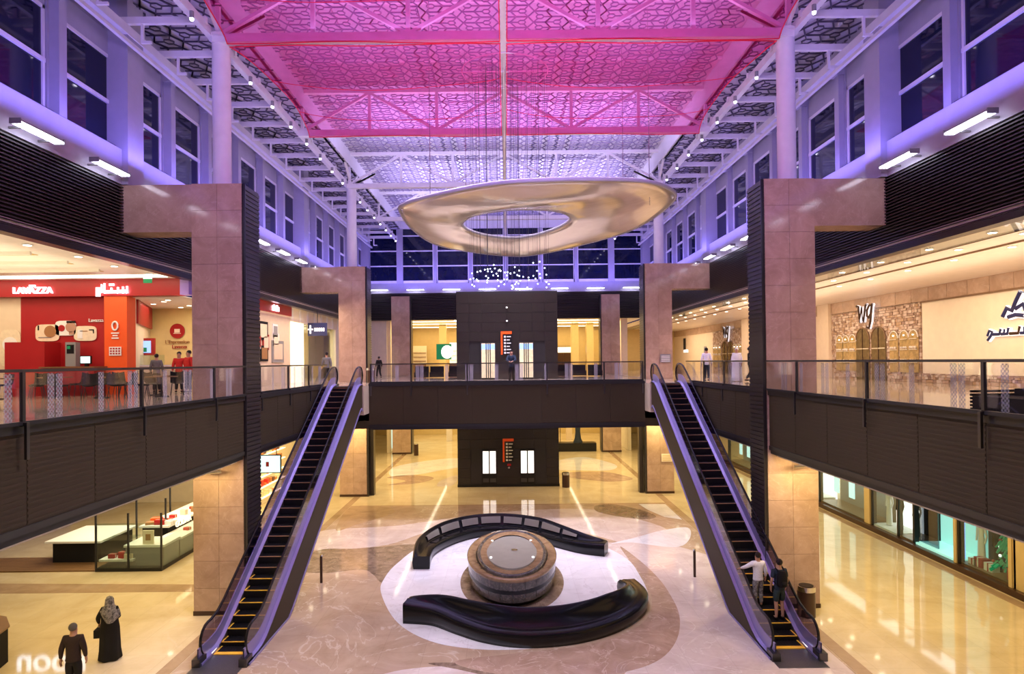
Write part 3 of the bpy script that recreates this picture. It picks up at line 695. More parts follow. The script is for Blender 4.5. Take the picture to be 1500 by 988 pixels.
# ------------------------------------------------------------ escalators
TA = tan(R(30))
EY0, EY1 = 18.05, 30.75
def ez(y):
    """height of the step line"""
    a, b = 18.45, 18.45 + F2/TA      # nominal knees
    if y < a-0.45: return 0.0
    if y < a+0.45: u = (y-a+0.45)/0.9; return TA*0.45*u*u
    if y < b-0.45: return TA*(y-a)
    if y < b+0.45: u = (y-b+0.45)/0.9; return F2-TA*0.45*(1-u)**2
    return F2
def escalator(s, label):
    t = thing('escalator', label, 'escalator', (s*7.8, 0, 0))
    # steps
    sm = MB().box(-0.5, 0.5, 0, 0.40, -0.03, 0.0).box(-0.5, 0.5, 0.0, 0.02, -0.23, 0)
    for i in range(12):
        x = -0.47 + i*0.0855; sm.box(x-0.012, x+0.012, 0.02, 0.40, 0, 0.008)
    sm.box(-0.5, 0.5, -0.008, 0.022, -0.012, 0.010, 1)
    me = sm.mesh('step', ['step_dark', 'nosing']); 
    sy = MB(); sy.v = list(sm.v); sy.f = list(sm.f); sy.m = list(sm.m); sy.sm = list(sm.sm)
    sy.box(-0.5, -0.46, 0.02, 0.4, 0, 0.012, 1).box(0.46, 0.5, 0.02, 0.4, 0, 0.012, 1)
    me2 = sy.mesh('step', ['step_dark', 'nosing_yellow'])
    n = int((EY1-EY0)/0.4)
    for i in range(n+1):
        y = EY0 + 0.02 + i*0.4
        mobj('step', me2 if i < 7 else me, t, loc=(0, y, ez(y+0.2)+0.002))
    ys = [17.3 + i*0.35 for i in range(int((31.4-17.3)/0.35)+1)]
    # truss boxes: side cladding both sides
    for q in (-1, 1):
        top = [(y, ez(y)+0.10) for y in ys]; bot = [(y, max(0.0, ez(y-0.35)-1.02) if y < 31 else 5.75) for y in ys]
        rows = []
        mb = MB(); x0, x1 = q*0.70, q*0.74
        for (y, zt), (_, zb) in zip(top, bot): rows.append([(x0, y, zb), (x1, y, zb), (x1, y, zt), (x0, y, zt)])
        mb.grid(rows, 0, False, True).build('side_cladding', 'fascia_brown', t)
        tr = MB().grid([[(q*0.73, y, z-0.02), (q*0.775, y, z-0.02), (q*0.775, y, z+0.05), (q*0.73, y, z+0.05)] for y, z in bot], 0, False, True)
        tr.build('edge_trim', 'skirt', t, label='pale metal strip along the lower edge')
        # decking beside steps
        MB().grid([[(q*0.74, y, z+0.01), (q*0.64, y, z+0.03), (q*0.64, y, z-0.02), (q*0.74, y, z-0.04)] for y, z in top], 0, False, True).build('outer_deck', 'skirt', t)
        MB().grid([[(q*0.60, y, z+0.04), (q*0.51, y, z-0.03), (q*0.51, y, z-0.16), (q*0.60, y, z-0.02)] for y, z in top], 0, False, True).build('inner_deck', 'skirt', t)
        B_ = MB().grid([[(q*0.505, y, z-0.02), (q*0.515, y, z-0.02), (q*0.515, y, z-0.35), (q*0.505, y, z-0.35)] for y, z in top if y > 18], 0, False, True).build('skirt_panel', 'dark_clad', t)
        # glass balustrade panels
        gy = [17.45, 18.3, 19.3] + [19.3 + 1.45*k for k in range(1, 8)] + [30.2, 31.2, 31.75]
        for a, b in zip(gy[:-1], gy[1:]):
            m_ = 5; rows = []
            for k in range(m_+1):
                y = a+0.006 + (b-a-0.012)*k/m_; zl = ez(y)+0.11; zh = ez(y)+0.95
                if y < 17.9: zh = 0.48 + 0.47*sqrt(max(0, 1-((17.9-y)/0.47)**2)); zl = 0.11
                if y > 31.3: zh = F2+0.48 + 0.47*sqrt(max(0, 1-((y-31.3)/0.47)**2))
                rows.append([(q*0.615, y, zl), (q*0.627, y, zl), (q*0.627, y, zh), (q*0.615, y, zh)])
            MB().grid(rows, 0, False, True).build('balustrade_glass', 'glass_esc', t)
        MB().grid([[(q*0.60, y, z+0.02), (q*0.635, y, z+0.02), (q*0.635, y, z+0.36), (q*0.60, y, z+0.36)] for y, z in top], 0, False, True).build('balustrade_band', 'skirt', t, label='brushed metal band along the foot of the balustrade glass')
        # handrail loop
        pts = [(q*0.62, 18.6, 0.10), (q*0.62, 17.9, 0.08)]
        for k in range(9):
            a = -pi/2 - pi*k/8; pts.append((q*0.62, 17.9+0.46*cos(a), 0.52+0.44*sin(a)))
        pts += [(q*0.62, y, ez(y)+0.96) for y in [18.1 + 0.4*k for k in range(33)] if y < 31.1]
        for k in range(9):
            a = pi/2 - pi*k/8; pts.append((q*0.62, 31.3+0.46*cos(a), F2+0.52+0.44*sin(a)))
        pts.append((q*0.62, 30.8, F2+0.08))
        MB().tube(pts, 0.04, 8).build('handrail', 'rubber', t)
        MB().box(q*0.52, q*0.74, 17.2, 17.6, 0, 0.22).build('newel_base', 'rail_metal', t)
        MB().box(q*0.515, q*0.52, 17.9, 18.35, 0.02, 0.10).build('comb_light', 'lit_white' if s*q > 0 else 'lit_teal', t)
    MB().grid([[(-0.7, y, max(-0.0, ez(y-0.35)-1.0)), (0.7, y, max(0.0, ez(y-0.35)-1.0))] for y in ys if y > 20], 0).build('soffit', 'fascia_trim', t)
    B(-0.72, 0.62, 16.85, 18.06, 0.0, 0.012).build('floor_plate', 'plate_metal', t)
    B(-0.5, 0.5, 17.95, 18.1, 0.012, 0.03).build('comb_plate', 'nosing_yellow', t)
    B(-0.62, 0.62, 30.8, 32.2, F2, F2+0.012).build('floor_plate', 'plate_metal', t)
    B(-0.5, 0.5, 30.74, 30.88, F2+0.01, F2+0.025).build('comb_plate', 'chrome', t)
    return t
escalator(-1, 'left escalator, empty, rising to the left end of the bridge')
escalator(1, 'right escalator, rising to the right end of the bridge, two people standing on it')

# ------------------------------------------------------------ pink net
for (x0, x1, sd) in ((-9.25, -0.12, 'left'), (0.12, 9.25, 'right')):
    nh = thing('ceiling_net', f'{sd} half of the bright pink net canopy hung under the roof trusses', 'net', (0, 21.4, 18.9))
    for (y0, y1) in ((6.2, 12.2), (12.4, 21.3), (21.5, 30.2)):
        rows = []; M_ = 18; Nn = 20
        for j in range(Nn+1):
            v = j/Nn; r_ = []
            for i in range(M_+1):
                u = i/M_; y = y0 + (y1-y0)*v
                # outer edge pulled in between its fixings
                outer = max(0, sin(pi*v))**0.8*0.55
                if x0 < 0: xa, xb = x0+outer, x1
                else: xa, xb = x0, x1-outer
                x = xa + (xb-xa)*u
                z = -0.42*max(0, sin(pi*u))**0.7*max(0, sin(pi*v))**0.6 + 0.03*sin(9*u+4*v)+0.025*sin(14*v+3*u)
                r_.append((x, y-21.4, z))
            rows.append(r_)
        MB().grid(rows).build('net_panel', 'net', nh)
        # hem ropes
        e = MB(); e.tube([Vector(p)+Vector((0, 0, -0.01)) for p in rows[0]], 0.02, 5).tube(rows[-1], 0.02, 5)
        e.tube([r_[0] for r_ in rows], 0.02, 5).tube([r_[-1] for r_ in rows], 0.02, 5)
        e.tube([p for p in rows[6]], 0.012, 4).tube([p for p in rows[13]], 0.012, 4)
        e.build('hem_rope', 'net_rope', nh)

# ============================================================ RING SCULPTURE
out_pts = [(-3.86, 23.6, 13.7), (-3.5, 22.1, 13.6), (-2.24, 20.6, 13.53), (-0.4, 19.3, 13.50), (1.22, 18.7, 13.43), (2.85, 18.9, 13.49), (4.41, 20.0, 13.72), (5.62, 21.8, 13.98), (6.29, 23.6, 14.1), (6.0, 25.2, 13.84), (5.11, 26.5, 13.49), (3.25, 27.6, 13.14), (1.9, 28.1, 12.93), (0.59, 28.35, 12.82), (-1.21, 27.9, 12.91), (-2.9, 26.9, 13.1), (-3.69, 25.4, 13.45)]
in_pts = [(-1.59, 23.6, 13.22), (-1.35, 22.8, 13.26), (-0.95, 22.3, 13.28), (-0.3, 21.85, 13.28), (0.4, 21.6, 13.28), (1.1, 21.75, 13.3), (1.67, 22.1, 13.34), (2.2, 22.8, 13.37), (2.43, 23.6, 13.38), (2.3, 24.2, 13.33), (1.9, 24.8, 13.24), (1.3, 25.3, 13.15), (0.9, 25.5, 13.11), (0.46, 25.6, 13.08), (-0.3, 25.5, 13.1), (-1.0, 25.05, 13.14), (-1.45, 24.4, 13.19)]
SO = smooth_closed(out_pts, 6); SI = smooth_closed(in_pts, 6)
hr = thing('ring_sculpture', 'large suspended champagne gold ring sculpture with an off-centre hole', 'sculpture', (0.6, 23.6, 13.4))
off = Vector((0.6, 23.6, 13.4)); rows = []
nS = 12
for a, b in zip(SO, SI):
    a = Vector(a)-off; b = Vector(b)-off; r_ = []
    for k in range(nS+1):      # underside, slightly bellied and rippled
        u = k/nS; p = a.lerp(b, u); ang = math.atan2(a.y, a.x)
        p = p + Vector((0, 0, -0.16*sin(pi*u) + 0.035*sin(3*ang+5*u) * sin(pi*u))); r_.append(p)
    for k in range(nS+1):      # top side
        u = 1-k/nS; p = a.lerp(b, u); r_.append(p + Vector((0, 0, 0.10 + 0.22*sin(pi*u))))
    rows.append(r_)
rows.append(rows[0])
MB().grid(rows, 0, True, True).build('ring_shell', 'gold', hr)
MB().tube([Vector(p)-off+Vector((0, 0, 0.05)) for p in SO], 0.07, 8, closed=True).build('outer_rim', 'white_paint', hr, label='pale outer rim of the ring')
MB().tube([Vector(p)-off+Vector((0, 0, 0.05)) for p in SI], 0.06, 8, closed=True).build('inner_rim', 'white_paint', hr, label='pale rim around the hole')
for x, y in ((-3.2, -1.4), (4.4, -1.6), (4.2, 2.2), (-2.2, 2.6)):
    MB().tube([(x, y, 0.1), (x, y, 7.6)], 0.012, 4).build('hanging_cable', 'chrome', hr)
def ell_(rx, ry, z, n=32): return [(rx*cos(2*pi*k/n), ry*sin(2*pi*k/n), z) for k in range(n)]
ch = thing('bead_chandelier', 'chandelier of fine strands ending in glowing glass beads, hanging through the gold ring', 'chandelier', (0.05, 23.6, 18.9))
MB().box(-1.7, 1.7, -0.03, 0.03, 0, 0.04).box(-0.03, 0.03, -1.5, 1.5, 0, 0.04).tube(ell_(1.6, 1.45, 0.02), 0.025, 5, closed=True).build('hanging_frame', 'steel_white', ch)
r3 = random.Random(11)
wm = MB().tube([(0, 0, 0), (0, 0, -1)], 0.004, 4).mesh('strand', 'rail_metal'); bm_ = MB().ball((0, 0, 0), 0.026, 8).mesh('bead', 'bead_light')
for i in range(70):
    a = r3.uniform(0, 2*pi); q = sqrt(r3.random()); x = 1.55*q*cos(a); y = 1.4*q*sin(a); d = r3.uniform(7.35, 8.0) if i % 9 else r3.uniform(7.1, 7.4)
    o = mobj('strand', wm, ch, loc=(x, y, 0), scale=(1, 1, d)); mobj('bead', bm_, ch, loc=(x, y, -d))

# ============================================================ FOUNTAIN
ft = thing('fountain', 'oval dark marble fountain basin with a raised still pool on the white floor inlay', 'fountain', (0.12, 24.0, 0.006))
def ell(rx, ry, z, cx=0, cy=0, n=64, tz=0): return [(cx+rx*cos(2*pi*k/n), cy+ry*sin(2*pi*k/n), z + tz*sin(2*pi*k/n)) for k in range(n)]
def rings(lst, sm=True): return MB().grid([r_ for r_ in lst], 0, sm, True)
rings([ell(1.92, 3.4, 0.002), ell(1.92, 3.4, 0.012), ell(1.0, 2.2, 0.012)], False).build('base_inlay', 'inlay_brown', ft)
rings([ell(1.42, 2.72, 0), ell(1.44, 2.76, 0.10), ell(1.56, 3.0, 0.28)]).build('plinth', 'black', ft)
nseg = 24   # curved cladding slabs of the drum
for i in range(nseg):
    a0, a1 = 2*pi*i/nseg+0.004, 2*pi*(i+1)/nseg-0.004; rws = []
    for z, f in ((0.20, 0.955), (0.6, 0.985), (0.90, 1.0)):
        rws.append([(1.64*f*cos(a0+(a1-a0)*k/4), 3.12*f*sin(a0+(a1-a0)*k/4), z) for k in range(5)])
    MB().grid(rws, 0, True).build('drum_slab', 'fountain_stone', ft)
rings([ell(1.62, 3.08, 0.5), ell(1.62, 3.08, 0.89)]).build('drum_core', 'black', ft)
rings([ell(1.64, 3.12, 0.90), ell(1.66, 3.15, 0.95), ell(1.66, 3.15, 1.0), ell(1.62, 3.10, 1.02), ell(1.36, 2.78, 1.02), ell(1.33, 2.75, 0.98), ell(1.33, 2.75, 0.8)]).build('rim', 'rim_stone', ft)
rings([ell(1.34, 2.76, 0.82), ell(1.0, 2.2, 0.82)]).build('gutter', 'black', ft)
C_ = dict(cy=-0.36)
rings([ell(1.10, 2.35, 0.82, **C_), ell(1.24, 2.58, 0.98, tz=0.05, **C_), ell(1.28, 2.62, 1.14, tz=0.07, **C_), ell(1.25, 2.59, 1.18, tz=0.07, **C_), ell(1.17, 2.48, 1.18, tz=0.07, **C_), ell(1.14, 2.45, 1.13, tz=0.07, **C_)]).build('inner_bowl', 'fountain_stone', ft)
rings([ell(1.15, 2.46, 1.14, tz=0.07, **C_), ell(0.9, 2.0, 1.14, tz=0.05, **C_)]).build('bowl_ledge', 'rim_stone', ft)
MB().prism([(p[0], p[1]) for p in ell(0.92, 2.02, 0, **C_, n=48)], 1.06, 1.15).build('pool', 'water', ft, label='still grey pool surface')
MB().cyl(0.1, -0.3, 1.15, 1.17, 0.12, 16).build('nozzle', 'chrome', ft)
for x, y in ((-0.75, -1.2), (0.75, -1.2), (-0.75, 0.9), (0.75, 0.9)): MB().cyl(x, y, 1.15, 1.19, 0.045, 10).build('pool_light', 'lit_white', ft)

# ============================================================ BENCHES
def bench(label, path, side, h0, h1, hm, npanel):
    """path: centre line; side: +1 if the back stands on the left of the walking direction"""
    t = thing('curved_bench', label, 'bench', (path[0][0], path[0][1], 0.006)); o0 = Vector((path[0][0], path[0][1], 0))
    P_ = smooth_open([(x, y, 0) for x, y in path], 8); n = len(P_); rows = []; inner = []
    cum = [0]
    for i in range(1, n): cum.append(cum[-1] + (P_[i]-P_[i-1]).length)
    for i, p in enumerate(P_):
        d = (P_[min(n-1, i+1)]-P_[max(0, i-1)]).normalized(); nrm = Vector((-d.y, d.x, 0))*side; s = cum[i]/cum[-1]
        b = sin(pi*s)**0.7 if 0 < s < 1 else 0; b = min(1, b*1.15)
        he = h0*(1-s)+h1*s; seat = he*(1-b) + 0.42*b; back = he*(1-b) + hm*b; lean = 0.12*b; bulge = 0.10*b
        pr = [(-0.33+0.05*b, 0), (-0.34, seat*0.5), (-0.34, seat-0.04), (-0.30, seat), (-0.05, seat+0.0), (0.10, seat+0.02+0.0*b), (0.16+lean*0.4, seat*(0.4)+back*0.6), (0.20+lean, back-0.02), (0.26+lean, back), (0.33+lean, back-0.05), (0.36+bulge, back*0.55), (0.34+bulge*0.3, 0.12), (0.31, 0)]
        rows.append([p-o0+nrm*q+Vector((0, 0, z)) for q, z in pr])
        inner.append((p-o0, nrm, seat, back, lean, d))
    mb = MB().grid(rows, 0, True, True); mb.add(rows[0], [tuple(range(len(rows[0])))[::-1]]).add(rows[-1], [tuple(range(len(rows[0])))])
    mb.build('bench_body', 'bench_black', t)
    # pad segments on the seat
    for j in range(npanel):
        i0 = int(n*(0.14+0.72*j/npanel)); i1 = int(n*(0.14+0.72*(j+1)/npanel))-1
        if i1 <= i0: continue
        pm = MB(); rws = []
        for i in range(i0, i1+1):
            p, nrm, se, ba, ln, d = inner[i]
            a = 0.135+ln*0.35; c = 0.175+ln*0.85
            rws.append([p+nrm*(a-0.075)+Vector((0, 0, se+0.06+(ba-se)*0.1)), p+nrm*(c-0.09)+Vector((0, 0, ba-0.10)), p+nrm*(c+0.02)+Vector((0, 0, ba-0.12)), p+nrm*(a+0.04)+Vector((0, 0, se+0.08+(ba-se)*0.1))])
        pm.grid(rws, 0, False, True).build('back_panel', 'bench_panel', t)
        rs = []
        for i in range(i0, i1+1):
            p, nrm, se, ba, ln, d = inner[i]
            rs.append([p+nrm*-0.27+Vector((0, 0, se+0.004)), p+nrm*0.06+Vector((0, 0, se+0.006)), p+nrm*0.06+Vector((0, 0, se+0.024)), p+nrm*-0.27+Vector((0, 0, se+0.02))])
        MB().grid(rs, 0, False, True).build('seat_pad', 'bench_black', t)
    return t
bench('black glossy curved bench behind the fountain, its seat facing the camera', [(-3.44, 25.2), (-3.42, 26.9), (-2.85, 28.4), (-1.9, 29.6), (-0.8, 30.1), (0.3, 29.9), (1.3, 29.2), (2.3, 28.1), (3.2, 27.25), (4.1, 26.85)], 1, 0.50, 0.50, 0.92, 8)
bench('black glossy curved bench in front of the fountain, its back to the camera', [(4.12, 22.45), (4.28, 21.6), (4.15, 20.8), (3.55, 19.85), (2.7, 19.1), (1.65, 18.6), (0.45, 18.45), (-0.55, 18.75), (-1.4, 19.35), (-2.25, 20.05), (-3.25, 20.3)], -1, 0.46, 0.62, 0.92, 0)

# ============================================================ ELEVATOR TOWER
et = thing('elevator_tower', 'dark clad elevator tower between the two floors at the end of the atrium', 'elevator', (0.05, 41.6, 0))
B(-3.3, 3.3, 0.05, 4.2, 0.0, 12.75).build('tower_core', 'fascia_trim', et)
def tile_wall(z0, z1, holes):
    r4 = 0
    tw, th = 0.825, 0.62
    ni = 8; nj = int(round((z1-z0)/th)); th = (z1-z0)/nj
    me = B(0.006, tw-0.006, 0, 0.05, 0.006, th-0.006).mesh('wall_tile', 'elevator_clad')
    for i in range(ni):
        for j in range(nj):
            xa, za = -3.3+i*tw, z0+j*th
            if any(xa < h[1] and xa+tw > h[0] and za < h[3] and za+th > h[2] for h in holes): continue
            mobj('wall_tile', me, et, loc=(xa, 0, za))
holes = [(-1.65, -0.83, 0, 2.48), (0.83, 1.65, 0, 2.48)]
tile_wall(0.0, 4.96, [(-1.65, -0.83, 0, 2.4), (0.83, 1.65, 0, 2.4)]); tile_wall(7.0, 12.58, [(-1.65, -0.83, 7, 9.4), (0.83, 1.65, 7, 9.4)])
B(-3.32, 3.32, -0.02, 0.06, 0, 0.18).build('base', 'black', et)
B(-3.32, 3.32, -0.01, 0.05, 3.8, 3.84).build('joint_strip', 'rail_metal', et)
for z, up in ((0.0, False), (7.0, True)):
    for s in (-1, 1):
        d = mobj('elevator_door', MB().box(-0.5, 0.5, -0.03, 0.04, 2.36, 2.46).box(-0.5, -0.45, -0.03, 0.04, 0, 2.4).box(0.45, 0.5, -0.03, 0.04, 0, 2.4).mesh('elevator_door', 'black' if not up else 'rail_metal'), et, loc=(s*1.24, 0, z))
        B(-0.45, 0.45, 0.02, 0.04, 0, 2.36).build('door_back', 'black', d)
        for q in (-1, 1):
            if up:
                B(q*0.03, q*0.44, -0.02, 0.0, 0.1, 2.36).build('lit_car_glass', 'lit_car', d); B(q*0.03, q*0.44, -0.028, -0.022, 1.95, 2.3).build('car_header', 'lit_blue', d)
                B(q*0.10, q*0.16, -0.04, -0.03, 0.1, 2.36).build('door_stile', 'black', d)
            else:
                B(q*0.04, q*0.42, -0.02, 0.0, 0.88, 2.32).build('door_panel', 'lit_white', d); B(q*0.04, q*0.42, -0.02, 0.0, 0.3, 0.55).build('door_grille', 'rail_metal', d)
def directory(z, x, label):
    t = thing('directory_sign', label, 'sign', (x, 41.53, z))
    B(-0.36, 0.36, 0, 0.04, 0, 1.52).build('sign_board', 'black', t)
    B(-0.36, -0.24, -0.03, 0.0, 0, 1.52).build('side_strip', 'orange', t); B(-0.24, 0.36, -0.03, 0, 1.34, 1.52).build('top_strip', 'orange', t)
    for i in range(6):
        B(-0.15, -0.03, -0.02, 0, 0.06+i*0.21, 0.18+i*0.21).build('floor_icon', 'white', t)
        B(0.02, 0.30 if i % 2 else 0.22, -0.012, 0, 0.09+i*0.21, 0.15+i*0.21).build('floor_name', 'white', t)
directory(1.62, 0.05, 'lower orange and black directory board between the ground floor elevator doors')
directory(8.6, 0.0, 'upper orange and black directory board between the upper elevator doors')
t = thing('fire_alarm_panel', 'small red call panel under the lower directory board', 'panel', (0.1, 41.57, 1.36)); B(-0.12, 0.12, -0.04, 0, 0, 0.14).build('red_face', 'red', t); B(-0.05, 0.05, -0.03, 0, -0.16, -0.05).build('button', 'chrome', t)
for z, q in ((11.62, 'upper'), (10.75, 'lower')):
    t = thing('wall_lamp', f'{q} of two small white lamps on the elevator tower face', 'lamp', (0.05, 41.57, z)); B(-0.07, 0.07, -0.06, 0, 0, 0.1).build('lamp_body', 'grey', t); B(-0.05, 0.05, -0.07, -0.06, 0.01, 0.09).build('lens', 'lit_white', t)

# ============================================================ BINS, BOLLARDS, SCREENS
def bin_(x, y, z, label, wood='dark_wood', h=0.95, r=0.24):
    t = thing('litter_bin', label, 'bin', (x, y, z)); MB().cyl(0, 0, 0, h*0.84, r, 20).build('bin_body', wood, t); MB().cyl(0, 0, h*0.84, h, r+0.01, 20).build('bin_band', 'chrome', t); MB().cyl(0, 0, h, h+0.01, r*0.8, 20).build('bin_opening', 'black', t)
bin_(9.42, 20.3, 0, 'brown litter bin with steel top in front of the near right stone pillar', r=0.27)
bin_(3.75, 41.3, 0, 'dark litter bin at the right corner of the elevator tower foot')
bin_(-8.0, 37.6, F2, 'brown litter bin on the landing above the left escalator', h=0.85)
for x, y, lb in ((6.97, 24.0, 'slim brown bollard on the floor beside the right escalator'), (-6.97, 23.8, 'slim brown bollard on the floor beside the left escalator'), (-8.0, 56.0, 'dark bollard in the rear concourse by the far left pillar')):
    t = thing('bollard', lb, 'bollard', (x, y, 0)); MB().cyl(0, 0, 0, 0.98, 0.05 if y < 50 else 0.2, 12).build('post', 'dark_wood', t); MB().cyl(0, 0, 0.98, 1.04, 0.055 if y < 50 else 0.2, 12).build('cap', 'chrome', t)
t = thing('hanging_screen', 'lit screen hung below the left gallery beyond the near left pillar', 'screen', (-11.0, 29.3, 3.15)); B(-0.62, 0.62, -0.02, 0.05, 0, 0.84).build('screen_frame', 'black', t); B(-0.58, 0.58, -0.03, -0.02, 0.04, 0.80).build('screen_face', 'lit_screen', t); B(-0.07, 0.07, -0.035, -0.03, 0.3, 0.52).build('screen_mark', 'red', t)
for x in (-0.4, 0.4): MB().tube([(x, 0.02, 0.84), (x, 0.02, 1.78)], 0.02, 6).build('drop_rod', 'rail_metal', t)
for s, sd in ((-1, 'left'), (1, 'right')):
    t = thing('security_camera', f'small wall camera on the near {sd} pillar under the gallery edge', 'camera', (s*9.4, 20.55, 4.6)); MB().bar((0, 0.2, 0.2), (0, 0, 0.1), 0.05).build('bracket', 'chrome', t); MB().tube([(-0.25, -0.1, 0.08), (0.25, -0.1, 0.12)], 0.05, 8).build('camera_body', 'chrome', t)
t = thing('wall_plaque', 'pale engraved plaque on the lower part of the right escalator-top pillar', 'plaque', (9.7, 38.95, 1.95)); B(-0.32, 0.32, -0.02, 0.0, 0, 0.48).build('plate', 'cream_light', t); [B(-0.26, 0.26, -0.03, -0.02, 0.06+0.1*i, 0.10+0.1*i).build('text_line', 'gold_wall', t) for i in range(4)]
t = thing('wall_plaque', 'pale engraved plaque on the upper part of the right escalator-top pillar', 'plaque', (9.7, 38.95, 8.0)); B(-0.32, 0.32, -0.02, 0.0, 0, 0.5).build('plate', 'grey', t); [B(-0.26, 0.26, -0.03, -0.02, 0.06+0.1*i, 0.10+0.1*i).build('text_line', 'white', t) for i in range(4)]

# ============================================================ LEFT UPPER GALLERY: red cafe
YC = 25.5
cf = thing('red_cafe', 'red and orange cafe front with glowing signs on the left upper gallery', 'shop')
B(-27, -12.95, YC-0.15, YC+0.3, 10.93, 11.6).build('sign_band', 'red', cf)
B(-12.95, -12.6, YC-0.16, YC+0.3, 10.95, 11.55).build('band_end', 'purple_end', cf, label='violet end of the sign band')
B(-19.55, -16.0, YC+0.2, YC+0.3, F2, 10.95).build('red_wall', 'red', cf)
B(-27, -19.55, YC+0.2, YC+0.3, F2, 10.95).build('beige_wall', 'cream', cf)
B(-16.0, -15.1, YC-0.1, YC+0.5, F2, 10.95).build('orange_column', 'orange', cf)
B(-19.5, -17.95, YC-0.7, YC+0.2, F2, 9.1).build('red_screen_wall', 'red', cf)
B(-17.95, -15.9, YC-0.9, YC-0.2, F2, 8.08).build('red_counter', 'red_dark', cf)
B(-18.0, -15.85, YC-0.95, YC-0.15, 8.08, 8.13).build('counter_top', 'wood', cf)
B(-17.6, -13.05, YC+0.3, YC+6, 10.9, 10.95).build('inner_ceiling', 'ceiling_white', cf)
B(-17.6, -13.05, YC+5.5, YC+5.7, F2, 10.9).build('yellow_wall', 'yellow_wall', cf)
MB().prism([(-17.5, YC+5.5), (-15.3, YC+0.5), (-15.15, YC+0.5), (-17.3, YC+5.5)], F2, 10.9).build('inner_side_wall', 'cream_light', cf)
MB().prism([(-17.2, YC+5.3), (-15.4, YC+1.0), (-15.3, YC+1.05), (-17.1, YC+5.35)], 9.9, 10.9).build('red_angled_panel', 'red', cf)
B(-16.0, -14.0, YC+1.9, YC+2.6, F2, 8.1).build('service_counter', 'cream_light', cf)
B(-16.05, -13.95, YC+1.85, YC+2.65, 8.1, 8.16).build('counter_top', 'white', cf)
MB().box(-15.9, -15.0, YC+2.0, YC+2.5, 8.16, 8.6).build('display_case', 'glass_shop', cf)
t = thing('illuminated_sign', 'left glowing white and pink letters on the red cafe band', 'sign', (-18.77, YC-0.2, 11.1))
text('lettering', 'LAVAZZA', (0, 0, 0.06), FACING['-y'], 0.36, 'sign_white', t, depth=0.05)
B(-0.12, 0.12, -0.05, 0, 0.22, 0.28).build('accent_mark', 'sign_white', t)
t = thing('illuminated_sign', 'right glowing white and pink Arabic script sign on the red cafe band', 'sign', (-15.6, YC-0.2, 11.1))
for (a, b, c, d) in ((-0.64, -0.48, -0.2, 0.16), (-0.44, -0.40, -0.06, 0.28), (-0.33, -0.28, -0.08, 0.32), (-0.30, -0.06, -0.08, 0.04), (-0.06, 0.0, -0.08, 0.14), (0.0, 0.24, -0.08, 0.04), (0.20, 0.26, -0.08, 0.16), (0.28, 0.60, -0.08, 0.05), (0.40, 0.46, -0.08, 0.18), (0.56, 0.62, -0.08, 0.20), (-0.12, 0.08, 0.22, 0.30)):
    B(a, b, -0.05, 0, c, d).build('letter', 'sign_white', t)
# wall graphic made of three overlapping rounded boards
def board(cx, cz, wd, hh, label, mat, extra):
    t = thing('wall_poster', label, 'poster', (cx, YC+0.18, cz)); n = 24; pts = []
    for k in range(n):
        a = 2*pi*k/n; c, s_ = cos(a), sin(a); pts.append((wd*math.copysign(abs(c)**0.45, c), hh*math.copysign(abs(s_)**0.45, s_)))
    MB().prism_y(pts, -0.03, 0.0).build('board', mat, t)
    for (kind, x, z, r, m) in extra:
        if kind == 'o': MB().prism_y([(x+r*cos(2*pi*k/16), z+r*sin(2*pi*k/16)) for k in range(16)], -0.045, -0.03).build('printed_disc', m, t)
        else: B(x, x+r[0], -0.045, -0.03, z, z+r[1]).build('printed_mark', m, t)
board(-18.45, 9.5, 0.48, 0.34, 'left rounded poster with brown disc on the red cafe wall', 'poster', [('o', 0.12, 0.05, 0.24, 'tan_brown'), ('b', -0.38, 0.1, (0.05, 0.2), 'cloth_black'), ('b', -0.35, -0.2, (0.5, 0.03), 'grey')])
board(-17.72, 9.68, 0.42, 0.30, 'middle rounded poster with a cup and a face on the red cafe wall', 'white', [('o', -0.15, 0.0, 0.13, 'red'), ('o', 0.22, 0.04, 0.21, 'skin'), ('b', 0.05, 0.20, (0.36, 0.09), 'hair'), ('b', 0.15, -0.26, (0.2, 0.12), 'skin')])
board(-16.93, 9.46, 0.46, 0.30, 'right rounded poster with an arrow on the red cafe wall', 'poster', [('b', 0.16, 0.12, (0.2, 0.04), 'cloth_black'), ('b', 0.32, 0.0, (0.04, 0.14), 'cloth_black'), ('b', -0.3, -0.2, (0.2, 0.35), 'white'), ('b', -0.2, 0.08, (0.3, 0.03), 'tan_brown')])
board(-19.95, 8.9, 0.42, 0.75, 'tall rounded poster with a cup at the left picture edge beside the red wall', 'poster', [('o', 0.0, 0.15, 0.3, 'white'), ('b', -0.2, -0.6, (0.4, 0.25), 'tan_brown')])
text('wall_lettering', 'Lavazza', (-16.5, YC+0.17, 9.98), FACING['-y'], 0.2, 'white', label='small white lettering above the right rounded poster', cat='sign')
t = thing('column_sign', 'white ring logo and small panel on the orange cafe column', 'sign', (-15.55, YC-0.12, 9.4))
MB().tube([(0.11*cos(2*pi*k/16), -0.02, 0.33+0.17*sin(2*pi*k/16)) for k in range(16)], 0.035, 6, closed=True).build('ring_logo', 'white', t)
for i, wq in enumerate((0.16, 0.1, 0.14)): B(-wq, wq, -0.02, 0, 0.02-i*0.1, 0.07-i*0.1).build('text_line', 'white', t)
B(-0.24, 0.24, -0.02, 0, -0.85, -0.5).build('info_panel', 'white', t)
for i in range(3):
    for j in range(4): B(-0.2+j*0.11, -0.13+j*0.11, -0.03, -0.02, -0.8+i*0.1, -0.74+i*0.1).build('info_icon', 'red', t)
t = thing('wall_logo', 'round dark red cup logo with lettering on the yellow cafe wall', 'sign', (-15.95, YC+5.46, 9.75))
